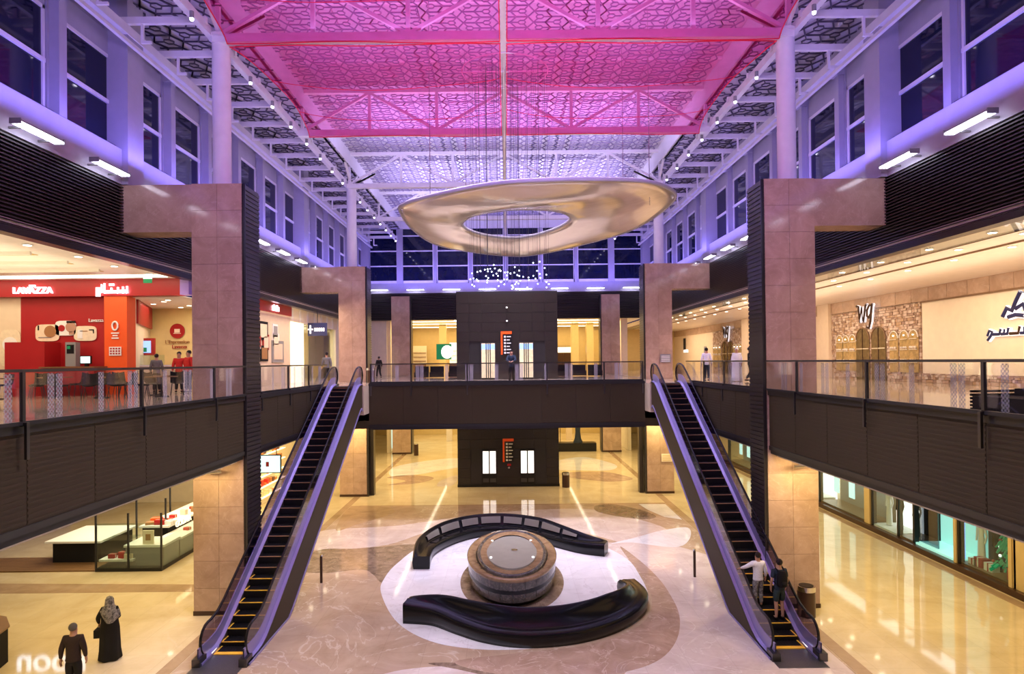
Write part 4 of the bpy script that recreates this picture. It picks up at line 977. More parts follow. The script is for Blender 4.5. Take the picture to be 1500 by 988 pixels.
MB().prism_y([(0.36*cos(2*pi*k/24), 0.05+0.36*sin(2*pi*k/24)) for k in range(24)], -0.03, 0).build('disc', 'red', t); B(-0.13, 0.13, -0.05, -0.03, -0.03, 0.15).build('cup', 'cream_light', t); B(-0.18, 0.18, -0.05, -0.03, -0.08, -0.05).build('saucer', 'cream_light', t)
text('lettering', 'L\'Espression', (0, -0.02, -0.48), FACING['-y'], 0.24, 'tan_brown', t); text('lettering', 'Lavazza', (0.1, -0.02, -0.72), FACING['-y'], 0.24, 'red', t)
t = thing('wall_screen', 'small screen in a red frame beside the orange column', 'screen', (-16.15, YC+3.2, 8.95)); B(-0.3, 0.35, -0.03, 0.05, -0.36, 0.42).build('frame', 'red', t); B(-0.25, 0.18, -0.04, -0.03, -0.24, 0.3).build('screen_face', 'lit_blue', t); B(-0.2, 0.0, -0.05, -0.04, -0.2, 0.0).build('menu_picture', 'green', t)
t = thing('ticket_machine', 'grey terminal cabinet standing against the red cafe wall', 'machine', (-17.1, YC-0.35, 8.14)); B(-0.2, 0.2, -0.12, 0.15, 0, 0.95).build('cabinet', 'grey', t); B(-0.14, 0.14, -0.13, -0.12, 0.5, 0.85).build('display', 'black', t); B(-0.12, 0.0, -0.14, -0.13, 0.68, 0.8).build('green_display', 'green', t)
t = thing('till_screen', 'till with glowing tablet screen on the red counter', 'till', (-16.45, YC-0.5, 8.13)); B(-0.24, 0.2, -0.03, 0.03, 0.1, 0.42).build('screen_body', 'black', t); B(-0.21, 0.16, -0.04, -0.03, 0.13, 0.39).build('screen_face', 'lit_screen', t); B(-0.05, 0.05, -0.05, 0.1, 0, 0.1).build('stand', 'black', t)
# cafe tables and chairs
tb = thing('cafe_table', 'small square wooden cafe table, second from the left behind the railing', 'table', (-16.9, 23.9, F2), 0, 'cafe tables behind the left glass railing')
B(-0.4, 0.4, -0.4, 0.4, 0.71, 0.75).build('table_top', 'wood', tb); MB().cyl(0, 0, 0.02, 0.71, 0.035, 8).build('leg', 'rail_metal', tb); MB().cyl(0, 0, 0, 0.03, 0.25, 14).build('foot', 'rail_metal', tb)
chr_ = thing('cafe_chair', 'black cafe chair with thin metal legs, second from the left behind the railing', 'chair', (-17.5, 23.9, F2), 0.3, 'black cafe chairs behind the left glass railing')
def chair_parts(c):
    rows = []
    for k in range(9):
        u = k/8; y = -0.2+0.4*min(1, u*1.7); z = 0.45 + (0 if u < 0.55 else (u-0.55)/0.45*0.42)
        if u > 0.55: y = 0.2+0.06*(u-0.55)/0.45
        rows.append([(-0.23+0.46*i/6, y - (0.05*(1-abs(i-3)/3) if u < 0.55 else -0.04*(1-abs(i-3)/3)), z + 0.05*(abs(i-3)/3)**2) for i in range(7)])
    top = [[(p[0], p[1], p[2]) for p in r_] for r_ in rows]
    mb = MB().grid(top); mb.grid([[(p[0], p[1]+0.02, p[2]-0.025) for p in r_] for r_ in rows]); mb.build('seat_shell', 'cloth_black', c)
    for sx in (-1, 1):
        for sy in (-1, 1): MB().tube([(sx*0.17, sy*0.15, 0.44), (sx*0.22, sy*0.22, 0)], 0.014, 5).build('leg', 'rail_metal', c)
chair_parts(chr_)
for i, (x, y, rz) in enumerate([(-16.2, 24.1, -1.4), (-15.0, 23.6, 0.2), (-14.35, 24.2, 2.6), (-13.9, 23.4, -0.6), (-13.2, 23.9, 1.4), (-18.6, 23.6, -1.2), (-12.7, 24.6, 0.5), (-15.7, 22.4, 2.9), (-13.6, 22.3, 3.0), (-14.9, 24.7, 1.0), (-16.7, 22.7, -0.7), (-12.9, 22.6, 2.2), (-14.5, 22.2, 0.4)]):
    tree_copy(chr_, (x, y, F2), rz, label=f'black cafe chair with thin metal legs, {ORD[sorted([-17.5, -16.2, -15.0, -14.35, -13.9, -13.2, -18.6, -12.7, -15.7, -13.6, -14.9, -16.7, -12.9, -14.5]).index(x)]} from the left behind the railing')
for x, y in ((-14.6, 23.0), (-13.5, 24.6), (-18.1, 22.6), (-12.6, 23.3)): tree_copy(tb, (x, y, F2), 0, label=f'small square wooden cafe table, {ORD[sorted([-16.9, -14.6, -13.5, -18.1, -12.6]).index(x)]} from the left behind the railing')
t = thing('banquette', 'dark low banquette sofa at the left end of the cafe seating', 'sofa', (-19.8, 23.4, F2)); B(-1.0, 0.6, -0.35, 0.35, 0.12, 0.45).build('seat', 'cloth_black', t); B(-1.0, 0.6, 0.25, 0.42, 0.45, 0.85).build('backrest', 'grey', t); B(-0.95, 0.55, -0.3, 0.3, 0, 0.12).build('plinth', 'black', t)
# exit sign and downlights
t = thing('exit_sign', 'small green lit exit sign hung from the left gallery ceiling', 'sign', (-13.7, 24.4, 11.3)); B(-0.16, 0.16, -0.02, 0.02, 0, 0.16).build('sign_plate', 'green', t); B(-0.16, 0.16, -0.02, 0.02, 0.16, 0.3).build('lamp_box', 'lit_white', t)
dl = thing('downlight', 'right gallery ceiling downlight nearest the camera in the atrium-side row', 'lamp', (13.3, 9.6, 11.535), 0, 'recessed gallery downlights')
MB().cyl(0, 0, -0.01, 0.01, 0.14, 12).build('trim_ring', 'white', dl); MB().cyl(0, 0, -0.018, -0.01, 0.10, 12).build('lens', 'down_light', dl)
for x, y0, n in ((14.5, 10, 22), (13.3, 12.2, 20), (15.9, 12.2, 20)):
    for i in range(n): tree_copy(dl, (x, y0+i*2.6, 11.585 if x > 13.5 else 11.535), label=f'right gallery downlight, {ORD[i]} from the camera in the {"atrium-side" if x < 14 else "middle" if x < 15 else "wall-side"} row')
for i in range(7): tree_copy(dl, (-13.4-0.1*(i % 2), 12+i*2.0, 11.585), label=f'left gallery ceiling downlight by the atrium edge, {ORD[i]} from the camera')
for x, y in ((-14.3, 26.5), (-13.4, 27.4), (-14.4, 28.4), (-13.3, 29.4), (-12.9, 26.8), (-14.1, 30.2)): tree_copy(dl, (x-1.3, y, 10.885), label=f'downlight inside the red cafe, {ORD[sorted([26.5, 27.4, 28.4, 29.4, 26.8, 30.2]).index(y)]} from the front', group='downlights inside the red cafe')

# left gallery beyond the near pillar: picture wall and boutique
lw = thing('cafe_side_wall', 'beige cafe side wall with red band and framed pictures', 'wall')
B(-13.3, -13.0, 31.5, 38.4, F2, 11.0).build('wall_panel', 'cream', lw); B(-13.35, -12.9, 31.5, 38.4, 11.0, 11.6).build('red_band', 'red', lw)
t = thing('illuminated_sign', 'small glowing sign on the red band beyond the near left pillar', 'sign', (-12.88, 35.6, 11.27)); [B(0, 0.04, -0.5+i*0.22, -0.34+i*0.22, -0.16, 0.1+0.08*(i % 2)).build('letter', 'sign_white', t) for i in range(5)]
for y, z, a, b, fr, inn, nm in ((34.05, 9.93, 0.62, 0.5, 'cloth_black', 'poster', 'black framed yellow and blue picture, upper left'), (35.8, 9.97, 0.38, 0.42, 'white', 'grey', 'small white framed picture, upper right'), (33.5, 9.35, 0.2, 0.4, 'white', 'red', 'half hidden red picture'),
                               (34.4, 9.33, 0.42, 0.42, 'red', 'poster', 'red framed picture in the middle'), (35.9, 9.5, 0.48, 0.36, 'white', 'cream_light', 'white framed pale picture, middle right'), (34.15, 8.72, 0.52, 0.42, 'cloth_black', 'tan_brown', 'black framed brown picture, lower left'), (36.2, 8.85, 0.9, 0.62, 'grey', 'cream', 'large grey framed picture, lower right')):
    t = thing('framed_picture', f'{nm} on the beige cafe side wall', 'picture', (-12.97, y, z)); B(-0.03, 0.03, -a, a, -b, b).build('frame', fr, t); B(0.03, 0.04, -a*0.75, a*0.75, -b*0.72, b*0.72).build('print', inn, t)
bq = thing('boutique_front', 'bright boutique front with white pilasters on the left upper gallery', 'shop')
B(-13.5, -13.0, 38.4, 57, 10.7, 11.9).build('header', 'cream_light', bq)
for i in range(12): B(-13.0, -12.96, 38.6+i*1.5, 38.9+i*1.5, 10.75, 11.55).build('header_rib', 'ceiling_white', bq)
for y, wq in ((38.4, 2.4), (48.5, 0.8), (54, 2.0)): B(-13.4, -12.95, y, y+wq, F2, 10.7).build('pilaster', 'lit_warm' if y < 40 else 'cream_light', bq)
B(-16.5, -16.3, 38.4, 57, F2, 11).build('back_wall', 'cream_light', bq); B(-16.5, -13.3, 41, 57, 10.6, 10.7).build('shop_ceiling', 'ceiling_white', bq)
for y in (41.0, 43.8, 46.6): B(-13.1, -13.06, y, y+2.7, F2, 10.7).build('shop_glass', 'glass_shop', bq)
for y in (41.2, 43.4, 45.2, 47.0): B(-16.2, -15.9, y, y+1.2, F2+0.3, 10.2).build('lit_shelf_unit', 'lit_warm', bq)
for k in range(6): B(-15.9, -15.5, 41, 48, 7.4+k*0.5, 7.44+k*0.5).build('shelf', 'white', bq)
t = thing('hanging_sign', 'dark blue hanging sign with pale cross and lettering at the boutique', 'sign', (-12.3, 41.6, 9.95)); B(-0.62, 0.62, -0.05, 0.05, 0, 0.85).build('sign_panel', 'sign_blue', t); B(-0.5, -0.4, -0.06, -0.05, 0.15, 0.7).build('cross', 'sign_halo', t); B(-0.62, -0.28, -0.06, -0.05, 0.38, 0.47).build('cross', 'sign_halo', t)
for i in range(5): B(-0.2+i*0.14, -0.1+i*0.14, -0.06, -0.05, 0.3, 0.52).build('letter', 'sign_halo', t)
B(-0.02, 0.02, -0.02, 0.02, 0.85, 1.65).build('drop_rod', 'rail_metal', t)
area('boutique_light', (-14.8, 46, 10.5), (0, 0, 0), 1.6, 9, 380, WARMW)

# ============================================================ RIGHT UPPER GALLERY
W = 18.9
rw = struct('wall_gallery_right')
B(W, W+0.3, 2, 72, F2, 11.6).build('wall_panel', 'cream', rw)
B(W-0.03, W, 2, 28.95, 7.42, 10.65).build('blank_panel', 'cream_light', rw)
B(W-0.12, W, 2, 28.95, 10.62, 10.68).build('moulding', 'wood', rw)
sm_ = B(-0.10, 0, 0.01, 1.19, 0.01, 0.66).mesh('stone_slab', 'stone')
y = 2.0
while y < 71:
    mobj('stone_slab', sm_, rw, loc=(W, y, 10.67)); y += 1.2
for y0 in (36.95, 49.3): B(W-0.25, W, y0, y0+1.3, F2, 11.3).build('pilaster', 'cream', rw)
B(W-0.16, W+0, 2, 71, 11.3, 11.36).build('cornice', 'cream', rw)
def mosaic(y0, y1, z0, z1, arches, parent):
    mb = MB(); r6 = random.Random(int(y0*10)); z = z0
    while z < z1-0.02:
        h = r6.choice((0.09, 0.12, 0.15)); y = y0
        while y < y1:
            l = r6.uniform(0.10, 0.27); yc, zc = y+l/2, z+h/2
            inside = any(abs(yc-a[0]) < a[1]+0.02 and a[2] < zc < a[3] + (sqrt(max(0, 1-((yc-a[0])/a[1])**2))*a[1] if abs(yc-a[0]) < a[1] else 0) for a in arches)
            if not inside: mb.box(W-0.06-r6.uniform(0.01, 0.05), W, y+0.006, min(y1, y+l)-0.006, z+0.006, min(z1, z+h)-0.006)
            y += l
        z += h
    mb.build('stone_mosaic', 'mosaic', parent, kind='stuff')
mosaic(2, 28.95, F2, 7.42, [], rw)
def wg_front(y0, label, mirror):
    ar = [(35.95, 0.38, 7.45, 9.05), (35.3, 0.34, 7.45, 9.05), (34.6, 0.36, 7.45, 9.05), (33.63, 0.62, 7.0, 9.1), (32.2, 0.62, 7.0, 9.1), (30.93, 0.34, 7.45, 9.08), (30.12, 0.34, 7.45, 9.08), (29.43, 0.34, 7.45, 9.08)]
    a0, a1 = 28.97, 36.9
    if mirror: ar = [(87.1-a[0], *a[1:]) for a in ar]; a0, a1 = 87.1-36.9, 87.1-28.97
    t = thing('stone_shop_front', label, 'shop')
    mosaic(a0, a1, F2, 10.65, [], t)
    for (yc, hw, z0, z1) in ar:
        big = hw > 0.5
        pts = [(yc-hw, z0), (yc+hw, z0), (yc+hw, z1)] + [(yc+hw*cos(pi*k/10), z1+hw*sin(pi*k/10)) for k in range(1, 10)] + [(yc-hw, z1)]
        o = MB().prism_x(pts, W-0.135, W-0.10).build('arch_door' if big else 'arch_window', 'arch_glass' if big else 'arch_lit', t)
        MB().tube([(W-0.14, p[0], p[1]) for p in pts[2:]], 0.035, 5).build('arch_frame', 'wood' if big else 'gold', o)
        if big:
            B(W-0.16, W-0.13, yc-0.02, yc+0.02, z0, z1+hw*0.9).build('door_stile', 'dark_wood', o); B(W-0.16, W-0.13, yc-hw*0.9, yc+hw*0.9, z1-0.5, z1-0.45).build('transom', 'gold', o)
        else:
            for z in (7.9, 8.5, 9.0): B(W-0.18, W-0.13, yc-hw*0.8, yc+hw*0.8, z, z+0.03).build('display_shelf', 'gold', o)
            mm_ = MB(); rr = random.Random(int(yc*7))
            for z in (7.93, 8.53): 
                for q in range(3): mm_.ball((W-0.17, yc-hw*0.5+q*hw*0.5, z+0.08), 0.06+0.02*rr.random(), 6)
            mm_.build('jewellery', 'gold', o, kind='stuff')
            MB().ball((W-0.16, yc, z1+0.12), 0.035, 6).build('display_lamp', 'down_light', o)
    return t
wg_front(0, 'nearer stone mosaic shop front with eight arches on the right upper gallery', False)
wg_front(0, 'farther stone mosaic shop front with eight arches beyond the near right pillar', True)
def wg_sign(y, z, label):
    t = thing('letter_sign', label, 'sign', (W-0.33, y, z))
    # italic W and g strokes, y runs to the left of the viewer
    def st(pts, nm):
        MB().tube([(0, -a, b) for a, b in pts], 0.07, 6).build(nm, 'sign_bronze', t); MB().tube([(0.06, -a, b) for a, b in pts], 0.085, 6).build(nm, 'sign_halo', t)
    st([(-0.72, 0.52), (-0.55, 0.5), (-0.42, -0.3), (-0.22, 0.4), (-0.08, -0.3), (0.12, 0.5), (0.2, 0.55)], 'letter_w')
    st([(0.75, 0.5), (0.45, 0.48), (0.25, 0.25), (0.25, -0.05), (0.4, -0.15), (0.58, 0.05), (0.68, 0.45), (0.55, -0.35), (0.4, -0.68), (0.22, -0.62)], 'letter_g')
wg_sign(33.05, 10.35, 'bronze WG letters with white edges on the nearer stone shop front'); wg_sign(54.0, 10.35, 'bronze WG letters with white edges on the farther stone shop front')
t = thing('letter_sign', 'dark blue Arabic letters and emblem with white edges on the blank cream wall', 'sign', (W-0.1, 23.6, 9.0))
def st2(pts, m='sign_blue', r=0.07):
    MB().tube([(0, -a, b) for a, b in pts], r, 6).build('letter', m, t); MB().tube([(0.05, -a, b) for a, b in pts], r+0.04, 6).build('letter_edge', 'sign_halo', t)
st2([(-1.3, -0.05), (-1.2, 0.15), (-1.05, 0.1), (-1.12, -0.05), (-1.3, -0.22)]); st2([(-1.05, 0.0), (-0.7, 0.0), (-0.62, 0.2)]); st2([(-0.62, 0.0), (-0.3, 0.0), (-0.25, 0.22)]); st2([(-0.45, 0.0), (-0.42, 0.18)])
st2([(-0.2, 0.0), (0.2, 0.0), (0.28, 0.25)], 'sign_bronze'); st2([(0.3, 0.0), (0.7, 0.0), (0.72, 0.3)]); st2([(0.5, 0.0), (0.5, 0.22)]); st2([(0.9, 0.25), (0.95, -0.05), (0.75, -0.3)])
st2([(-0.5, 0.65), (-0.3, 0.95), (-0.05, 0.85), (0.15, 1.2), (0.35, 1.5)], r=0.11); st2([(-0.25, 0.62), (0.1, 0.68), (0.5, 0.62)], r=0.09); st2([(0.1, 0.9), (0.45, 1.05), (0.55, 0.8)], r=0.09)
t = thing('letter_sign', 'small black sign on the yellow lit wall at the far right of the gallery', 'sign', (W-0.1, 67.5, 9.2)); B(0, 0.08, -0.3, 0.3, 0, 1.2).build('letter', 'cloth_black', t); B(0, 0.08, -1.2, 0.3, -0.3, 0).build('letter', 'sign_halo', t)
t = thing('wall_cabinet', 'dark narrow door panel on the yellow lit gallery wall', 'panel', (W-0.05, 60.6, F2)); B(0, 0.05, -0.35, 0.35, 0.9, 2.4).build('face', 'grey', t)
B(9, W, 71.7, 72, F2, 11.6).build('wall_end', 'gold_wall', kind='structure')
t = thing('black_sofa', 'long black ribbed sofa on the right gallery behind the glass', 'sofa', (9.95, 11.1, F2))
for (x0, x1, y0, y1) in ((-0.55, 0.55, -1.8, 1.8),): MB().box(x0, x1, y0, y1, 0.08, 0.36).build('seat', 'cloth_black', t)
B(0.30, 0.55, -1.8, 1.8, 0.36, 0.50).build('backrest', 'cloth_black', t)
for i in range(6): MB().tube([(-0.57, 1.82, 0.1+i*0.07), (0.55, 1.86, 0.1+i*0.07)], 0.028, 6).build('end_rib', 'cloth_black', t)

# ============================================================ UPPER HALL BEHIND THE TOWER
bh = struct('wall_upper_hall')
B(-13, 13, 72, 72.3, F2, 12).build('end_wall', 'gold_wall', bh)
B(-17, -10.9, 58.2, 58.5, F2, 12).build('corner_wall', 'cream_light', bh); B(11.0, 12.3, 71.5, 72, F2, 12).build('corner_wall', 'gold_wall', bh)
for x in (-10.8, 10.9): B(x-0.4, x+0.2, 58.5, 72, F2, 12).build('side_wall', 'cream_light', bh)
for x in (-6.4, 6.9, 8.4): B(x-0.35, x+0.35, 64, 65, F2, 12).build('hall_column', 'gold_wall', bh)
B(5.2, 7.6, 71.6, 72, F2, 9.8).build('door_surround', 'wood', bh)
t = thing('double_door', 'brown double doors with lit transom at the end of the upper hall', 'door', (6.4, 71.5, F2)); [B(q*0.03, q*0.9, -0.05, 0, 0, 2.0).build('door_leaf', 'dark_wood', t) for q in (-1, 1)]; B(-0.9, 0.9, -0.05, 0, 2.1, 2.7).build('transom', 'lit_warm', t)
for x, lb, m in ((-5.6, 'round white glowing sign on a green panel left of the elevator tower', 'green'), (9.6, 'round white glowing sign on a dark panel at the right end of the upper hall', 'cloth_black')):
    t = thing('round_sign', lb, 'sign', (x, 59.2, 9.1)); B(-0.9, 0.5, 0.02, 0.1, -0.7, 0.75).build('back_panel', m, t)
    MB().prism_y([(0.55*cos(2*pi*k/20)+0.1, 0.62*sin(2*pi*k/20)) for k in range(20)], -0.06, 0.02).build('lit_disc', 'lit_white', t)
for x0, x1, y_, lb, m in ((-10.4, -8.9, 70.8, 'far left glazed shop unit in the upper hall', 'cream_light'), (-5.4, -4.0, 60.5, 'lit coffee counter beside the left of the elevator tower', 'lit_warm')):
    t = thing('shop_unit', lb, 'shop', (0, y_, F2)); B(x0, x1, 0.3, 0.5, 0, 3.0).build('back_wall', m, t); B(x0, x1, -0.3, 0.2, 0, 1.0).build('counter', 'wood', t)
    for k in range(3): B(x0+0.05, x1-0.05, 0.1, 0.3, 1.3+k*0.45, 1.34+k*0.45).build('shelf', 'wood', t)
for i, (x, y) in enumerate(((-5.2, 47.5), (-3.9, 48.5), (4.2, 47.8), (5.5, 48.4), (6.6, 47.6), (-6.3, 47.2))):
    o = thing('lounge_sofa', ['black lounge sofa left of the elevator tower, middle of three', 'black lounge sofa nearest the left of the elevator tower', 'black lounge sofa nearest the right of the elevator tower', 'black lounge sofa right of the tower, middle of three', 'black lounge sofa right of the tower, farthest out', 'black lounge sofa left of the tower, farthest out'][i], 'sofa', (x, y, F2))
    B(-0.5, 0.5, -0.35, 0.35, 0.05, 0.42).build('seat', 'cloth_black', o); B(-0.5, 0.5, 0.2, 0.38, 0.42, 0.85).build('backrest', 'cloth_black', o)

# ============================================================ LOWER FLOOR: right shop fronts
KX = 17.25
ls = struct('wall_lower_right')
B(KX+1.9, KX+2.1, 2, 72, 0, 4.95).build('rear_wall', 'cream_light', ls)
B(KX-0.2, KX+0.05, 2, 72, 0.0, 0.22).build('kerb', 'dark_wood', ls)
segs = [(8, 14, 'panel'), (14, 21.9, 'panel'), (22.05, 24.6, 'display'), (24.75, 27.3, 'teal'), (27.4, 28.4, 'dark'), (28.5, 30.4, 'white'), (30.9, 35.5, 'jewel'), (36, 42, 'white'), (42, 50, 'jewel')]
nmz = {'display': 'window display with a dressed tree and gifts', 'teal': 'open teal lit shop entrance', 'dark': 'narrow dark window display', 'white': 'bright white shop window with mannequins', 'jewel': 'dark glazed shop window with pale lit panels', 'panel': 'plain gold panelled shop wall'}
seen = {}
for (a, b, kd) in segs:
    seen[kd] = seen.get(kd, 0)+1
    pos = {('panel', 1): 'nearest the camera on the lower right', ('panel', 2): 'just before the dressed window on the lower right', ('white', 1): 'on the lower right, seen beyond the teal entrance', ('white', 2): 'on the lower right, seen past the near pillar', ('jewel', 1): 'next to the near right pillar', ('jewel', 2): 'on the lower right, farthest back'}.get((kd, seen[kd]), 'on the lower right concourse')
    t = thing('shop_window', f'{nmz[kd]} {pos}', 'shop')
    B(KX, KX+0.2, b-0.12, b, 0.2, 4.9).build('jamb', 'black' if kd != 'panel' else 'gold_wall', t); B(KX, KX+0.2, a, b, 4.3, 4.9).build('header', 'fascia_trim', t)
    if kd == 'panel':
        y = a
        while y < b-0.1: B(KX, KX+0.06, y+0.03, min(b, y+1.2)-0.03, 0.2, 4.3).build('wall_panel', 'gold_wall', t); y += 1.2
        continue
    bm2 = {'display': 'cloth_black', 'teal': 'lit_teal', 'dark': 'cloth_black', 'white': 'lit_white', 'jewel': 'grey'}[kd]  # white and teal backs glow by themselves to brighten the window
    B(KX+1.2, KX+1.3, a, b, 0.2, 4.3).build('display_back', bm2, t)
    B(KX+0.1, KX+0.9, a+0.2, b-0.2, 4.24, 4.28).build('display_fill_strip', 'fill_white', t)  # glowing strip added to brighten the display
    B(KX+0.05, KX+1.3, a, b, 0.2, 0.3).build('display_floor', {'teal': 'lit_teal', 'white': 'white'}.get(kd, 'wood'), t)
    if kd != 'teal': B(KX+0.02, KX+0.04, a, b, 0.25, 4.3).build('shop_glass', 'glass_shop', t)
    else:
        B(KX+0.4, KX+0.5, a+0.1, a+0.3, 0.3, 4.2).build('lit_column', 'lit_blue', t); B(KX+0.3, KX+0.36, a+1.4, b, 0.3, 4.2).build('dark_screen', 'glass_dark', t)
    r7 = random.Random(int(a))
    if kd in ('jewel',):
        for q in range(int((b-a)/1.5)): B(KX+0.5, KX+0.55, a+0.4+q*1.5, a+0.9+q*1.5, 0.9, 3.2).build('lit_panel', 'lit_screen', t)
    if kd in ('white', 'dark', 'display'):
        nman = max(1, int((b-a)/0.8))
        for q in range(nman if kd != 'display' else 2):
            m = thing('mannequin', f'{"dark" if (q+int(a)) % 2 else "white"} dressed mannequin, {ORD[q]} from the left in the {dict(display="dressed tree window", dark="narrow dark window").get(kd, "white window beyond the teal entrance" if a < 32 else "white window past the pillar")}', 'mannequin', (KX+0.6, b-0.45-q*0.8, 0.3))
            cm = 'cloth_black' if (q+int(a)) % 2 else 'white'
            pr = [(0.02, 0.16), (0.5, 0.15), (0.95, 0.13), (1.15, 0.10), (1.35, 0.15), (1.42, 0.17), (1.48, 0.06)]
            MB().grid([[(rr_*0.7*cos(2*pi*k/10), rr_*cos(0)*1.1*sin(2*pi*k/10), z) for k in range(10)] for z, rr_ in pr], 0, True, True).build('torso', cm, m)
            MB().ball((0, 0, 1.62), 0.09, 8, sc=(1, 0.9, 1.3)).build('head', 'white', m)
            for s_ in (-1, 1): MB().tube([(0, s_*0.19, 1.4), (0.02, s_*0.24, 1.1), (-0.03, s_*0.22, 0.85)], [0.045, 0.04, 0.03], 6).build('arm', cm, m)
    if kd == 'display':
        m = thing('dressed_tree', 'small decorated white and red tree in the lower right shop window', 'tree', (KX+0.55, 22.7, 0.3))
        fo = MB(); rr = random.Random(2)
        for k in range(160):
            z = 0.3+1.9*rr.random(); r_ = 0.55*(1-(z-0.3)/2.0)+0.03; a_ = rr.uniform(0, 2*pi); c = (r_*cos(a_)*rr.uniform(0.3, 1), r_*sin(a_)*rr.uniform(0.3, 1), z)
            fo.bar(c, (c[0]*1.35, c[1]*1.35, c[2]-0.12), 0.05)
        fo.build('foliage', 'green', m, kind='stuff'); MB().cyl(0, 0, 0, 0.5, 0.05, 8).build('trunk', 'wood', m)
        for k in range(16):
            z = 0.4+1.6*k/16; r_ = 0.5*(1-(z-0.3)/2.0); MB().ball((r_*cos(k*2.4)-0.05, r_*sin(k*2.4), z), 0.055, 6).build('bauble', 'red' if k % 2 else 'lit_white', m)
        for q, (yy, zz, cc) in enumerate(((23.9, 0.34, 'red'), (23.4, 0.28, 'white'), (22.3, 0.4, 'red'), (24.2, 0.22, 'white'), (22.2, 0.7, 'red'))):
            g = thing('gift_box', ['large red gift box right of the window display centre', 'white gift box beside the large red one', 'red gift box at the foot of the dressed tree', 'small white gift box farthest from the tree', 'red gift box stacked by the dressed tree'][q], 'box', (KX+0.42, yy, 0.3 if zz < 0.6 else 0.7))
            B(-0.16, 0.16, -0.2, 0.2, 0, min(zz, 0.4)).build('box', cc, g); B(-0.17, 0.17, -0.03, 0.03, 0, min(zz, 0.4)+0.01).build('ribbon', 'white' if cc == 'red' else 'red', g)
for y0, y1 in ((24.6, 24.75), (30.45, 30.9), (21.9, 22.05)): B(KX-0.05, KX+0.2, y0, y1, 0, 4.9).build('gold_pier', 'gold_wall', ls)
for i in range(24):
    mobj('display_lamp', dl.children[0].data, ls, loc=(KX-1.2, 8+i*2, 4.94))

# lower left: glass kiosk, platform, counter
ks = thing('glass_kiosk', 'glass display kiosk with dark base on the lower left floor', 'kiosk', (-15.0, 25.3, 0))
B(-1.35, 1.28, 0.0, 8.4, 0, 0.12).build('base', 'black', ks)
for x in (-1.33, -0.05, 1.26):
    for y in (0.02, 2.8, 5.6, 8.36): B(x-0.03, x+0.03, y-0.02, y+0.04, 0.12, 2.3).build('corner_post', 'rail_dark', ks)
for (x0, x1) in ((-1.30, -0.08), (-0.02, 1.23)): B(x0, x1, 0.02, 0.035, 0.12, 1.9).build('glass_pane', 'glass_shop', ks)
for y in (0.06, 2.84, 5.64): B(1.25, 1.265, y, y+2.7, 0.12, 1.25).build('glass_pane', 'glass_shop', ks)
B(-1.3, 0.05, 0.15, 0.7, 0.35, 0.43).build('low_shelf', 'white', ks); B(-0.35, 1.2, 0.35, 1.5, 0.12, 0.86).build('glass_counter', 'grey', ks); B(-0.4, 1.22, 0.3, 1.6, 0.86, 0.95).build('counter_top', 'white', ks)
B(0.3, 1.2, 1.6, 8.2, 0.12, 0.80).build('side_counter', 'grey', ks); B(0.28, 1.22, 1.65, 8.2, 0.80, 0.88).build('counter_top', 'white', ks)
B(-0.9, 0.2, 2.5, 8.2, 0.12, 1.1).build('inner_counter', 'cloth_black', ks); B(-1.0, 0.3, 2.4, 8.2, 1.1, 1.18).build('counter_top', 'white', ks)
B(-1.3, -0.2, 0.4, 1.2, 1.10, 1.14).build('glass_shelf', 'glass_shop', ks)
t = thing('picture_stand', 'small framed picture standing on the kiosk counter', 'picture', (-14.5, 25.75, 0.95)); B(-0.22, 0.22, 0, 0.05, 0, 0.55).build('frame', 'cream_light', t); B(-0.1, 0.1, -0.01, 0, 0.15, 0.4).build('print', 'tan_brown', t)
r8 = random.Random(9)
spots = [(-15.9, 25.7, 0.43), (-15.5, 25.7, 0.43), (-15.2, 25.6, 0.43)] + [(-15.65+0.42*(i % 3), 28.05+0.45*(i // 3), 1.18) for i in range(5)] + [(-14.15+0.12*(i % 2), 28.2+0.7*i, 0.88) for i in range(7)] + [(-15.3+0.2*(i % 3), 29.2+0.6*i, 1.18) for i in range(7)]
cols = ['red', 'goods', 'cream_light', 'tan_brown', 'red', 'white', 'orange']
for i, (x, y, z) in enumerate(spots):
    c = cols[i % 7]; g = thing('sweet_box', f'small {dict(red="red", goods="dark red", cream_light="cream", tan_brown="brown", white="white", orange="orange")[c]} box, {ORD[i if i < 3 else i-3 if i < 8 else i-8 if i < 15 else i-15]} along the {"low front shelf" if i < 3 else "inner counter front" if i < 8 else "right side counter" if i < 15 else "long inner counter"} of the kiosk', 'box', (x, y, z), r8.uniform(-0.4, 0.4), 'boxes of sweets in the glass kiosk')
    hh = r8.uniform(0.1, 0.26); k_ = 1.9 if 3 <= i < 8 else 1.15
    B(-0.11*k_, 0.11*k_, -0.09*k_, 0.09*k_, 0, hh).build('box', c if c != 'goods' else 'cloth_red', g); B(-0.115*k_, 0.115*k_, -0.02, 0.02, 0, hh+0.006).build('ribbon', 'gold', g)
text('lettering', 'GODIVA', (-13.70, 27.0, 1.55), FACING['+x'], 0.34, 'lit_warm', label='pale lettering on the right glass side of the kiosk', cat='sign')
t = thing('display_table', 'long white display table left of the glass kiosk', 'table', (-17.9, 26.2, 0)); B(-1.1, 1.2, 0, 2.6, 0.88, 0.96).build('table_top', 'white', t); B(-0.9, 1.1, 0.2, 2.4, 0, 0.88).build('table_base', 'cloth_black', t)
t = thing('floor_mat', 'wooden slatted platform on the floor left of the kiosk', 'platform', (-18.6, 25.35, 0)); 
for i in range(9): B(-3, 2.2, i*0.2, i*0.2+0.18, 0, 0.05).build('slat', 'wood', t)
t = thing('reception_counter', 'dark curved counter with wooden top at the lower left picture edge', 'counter', (-14.6, 17.6, 0))
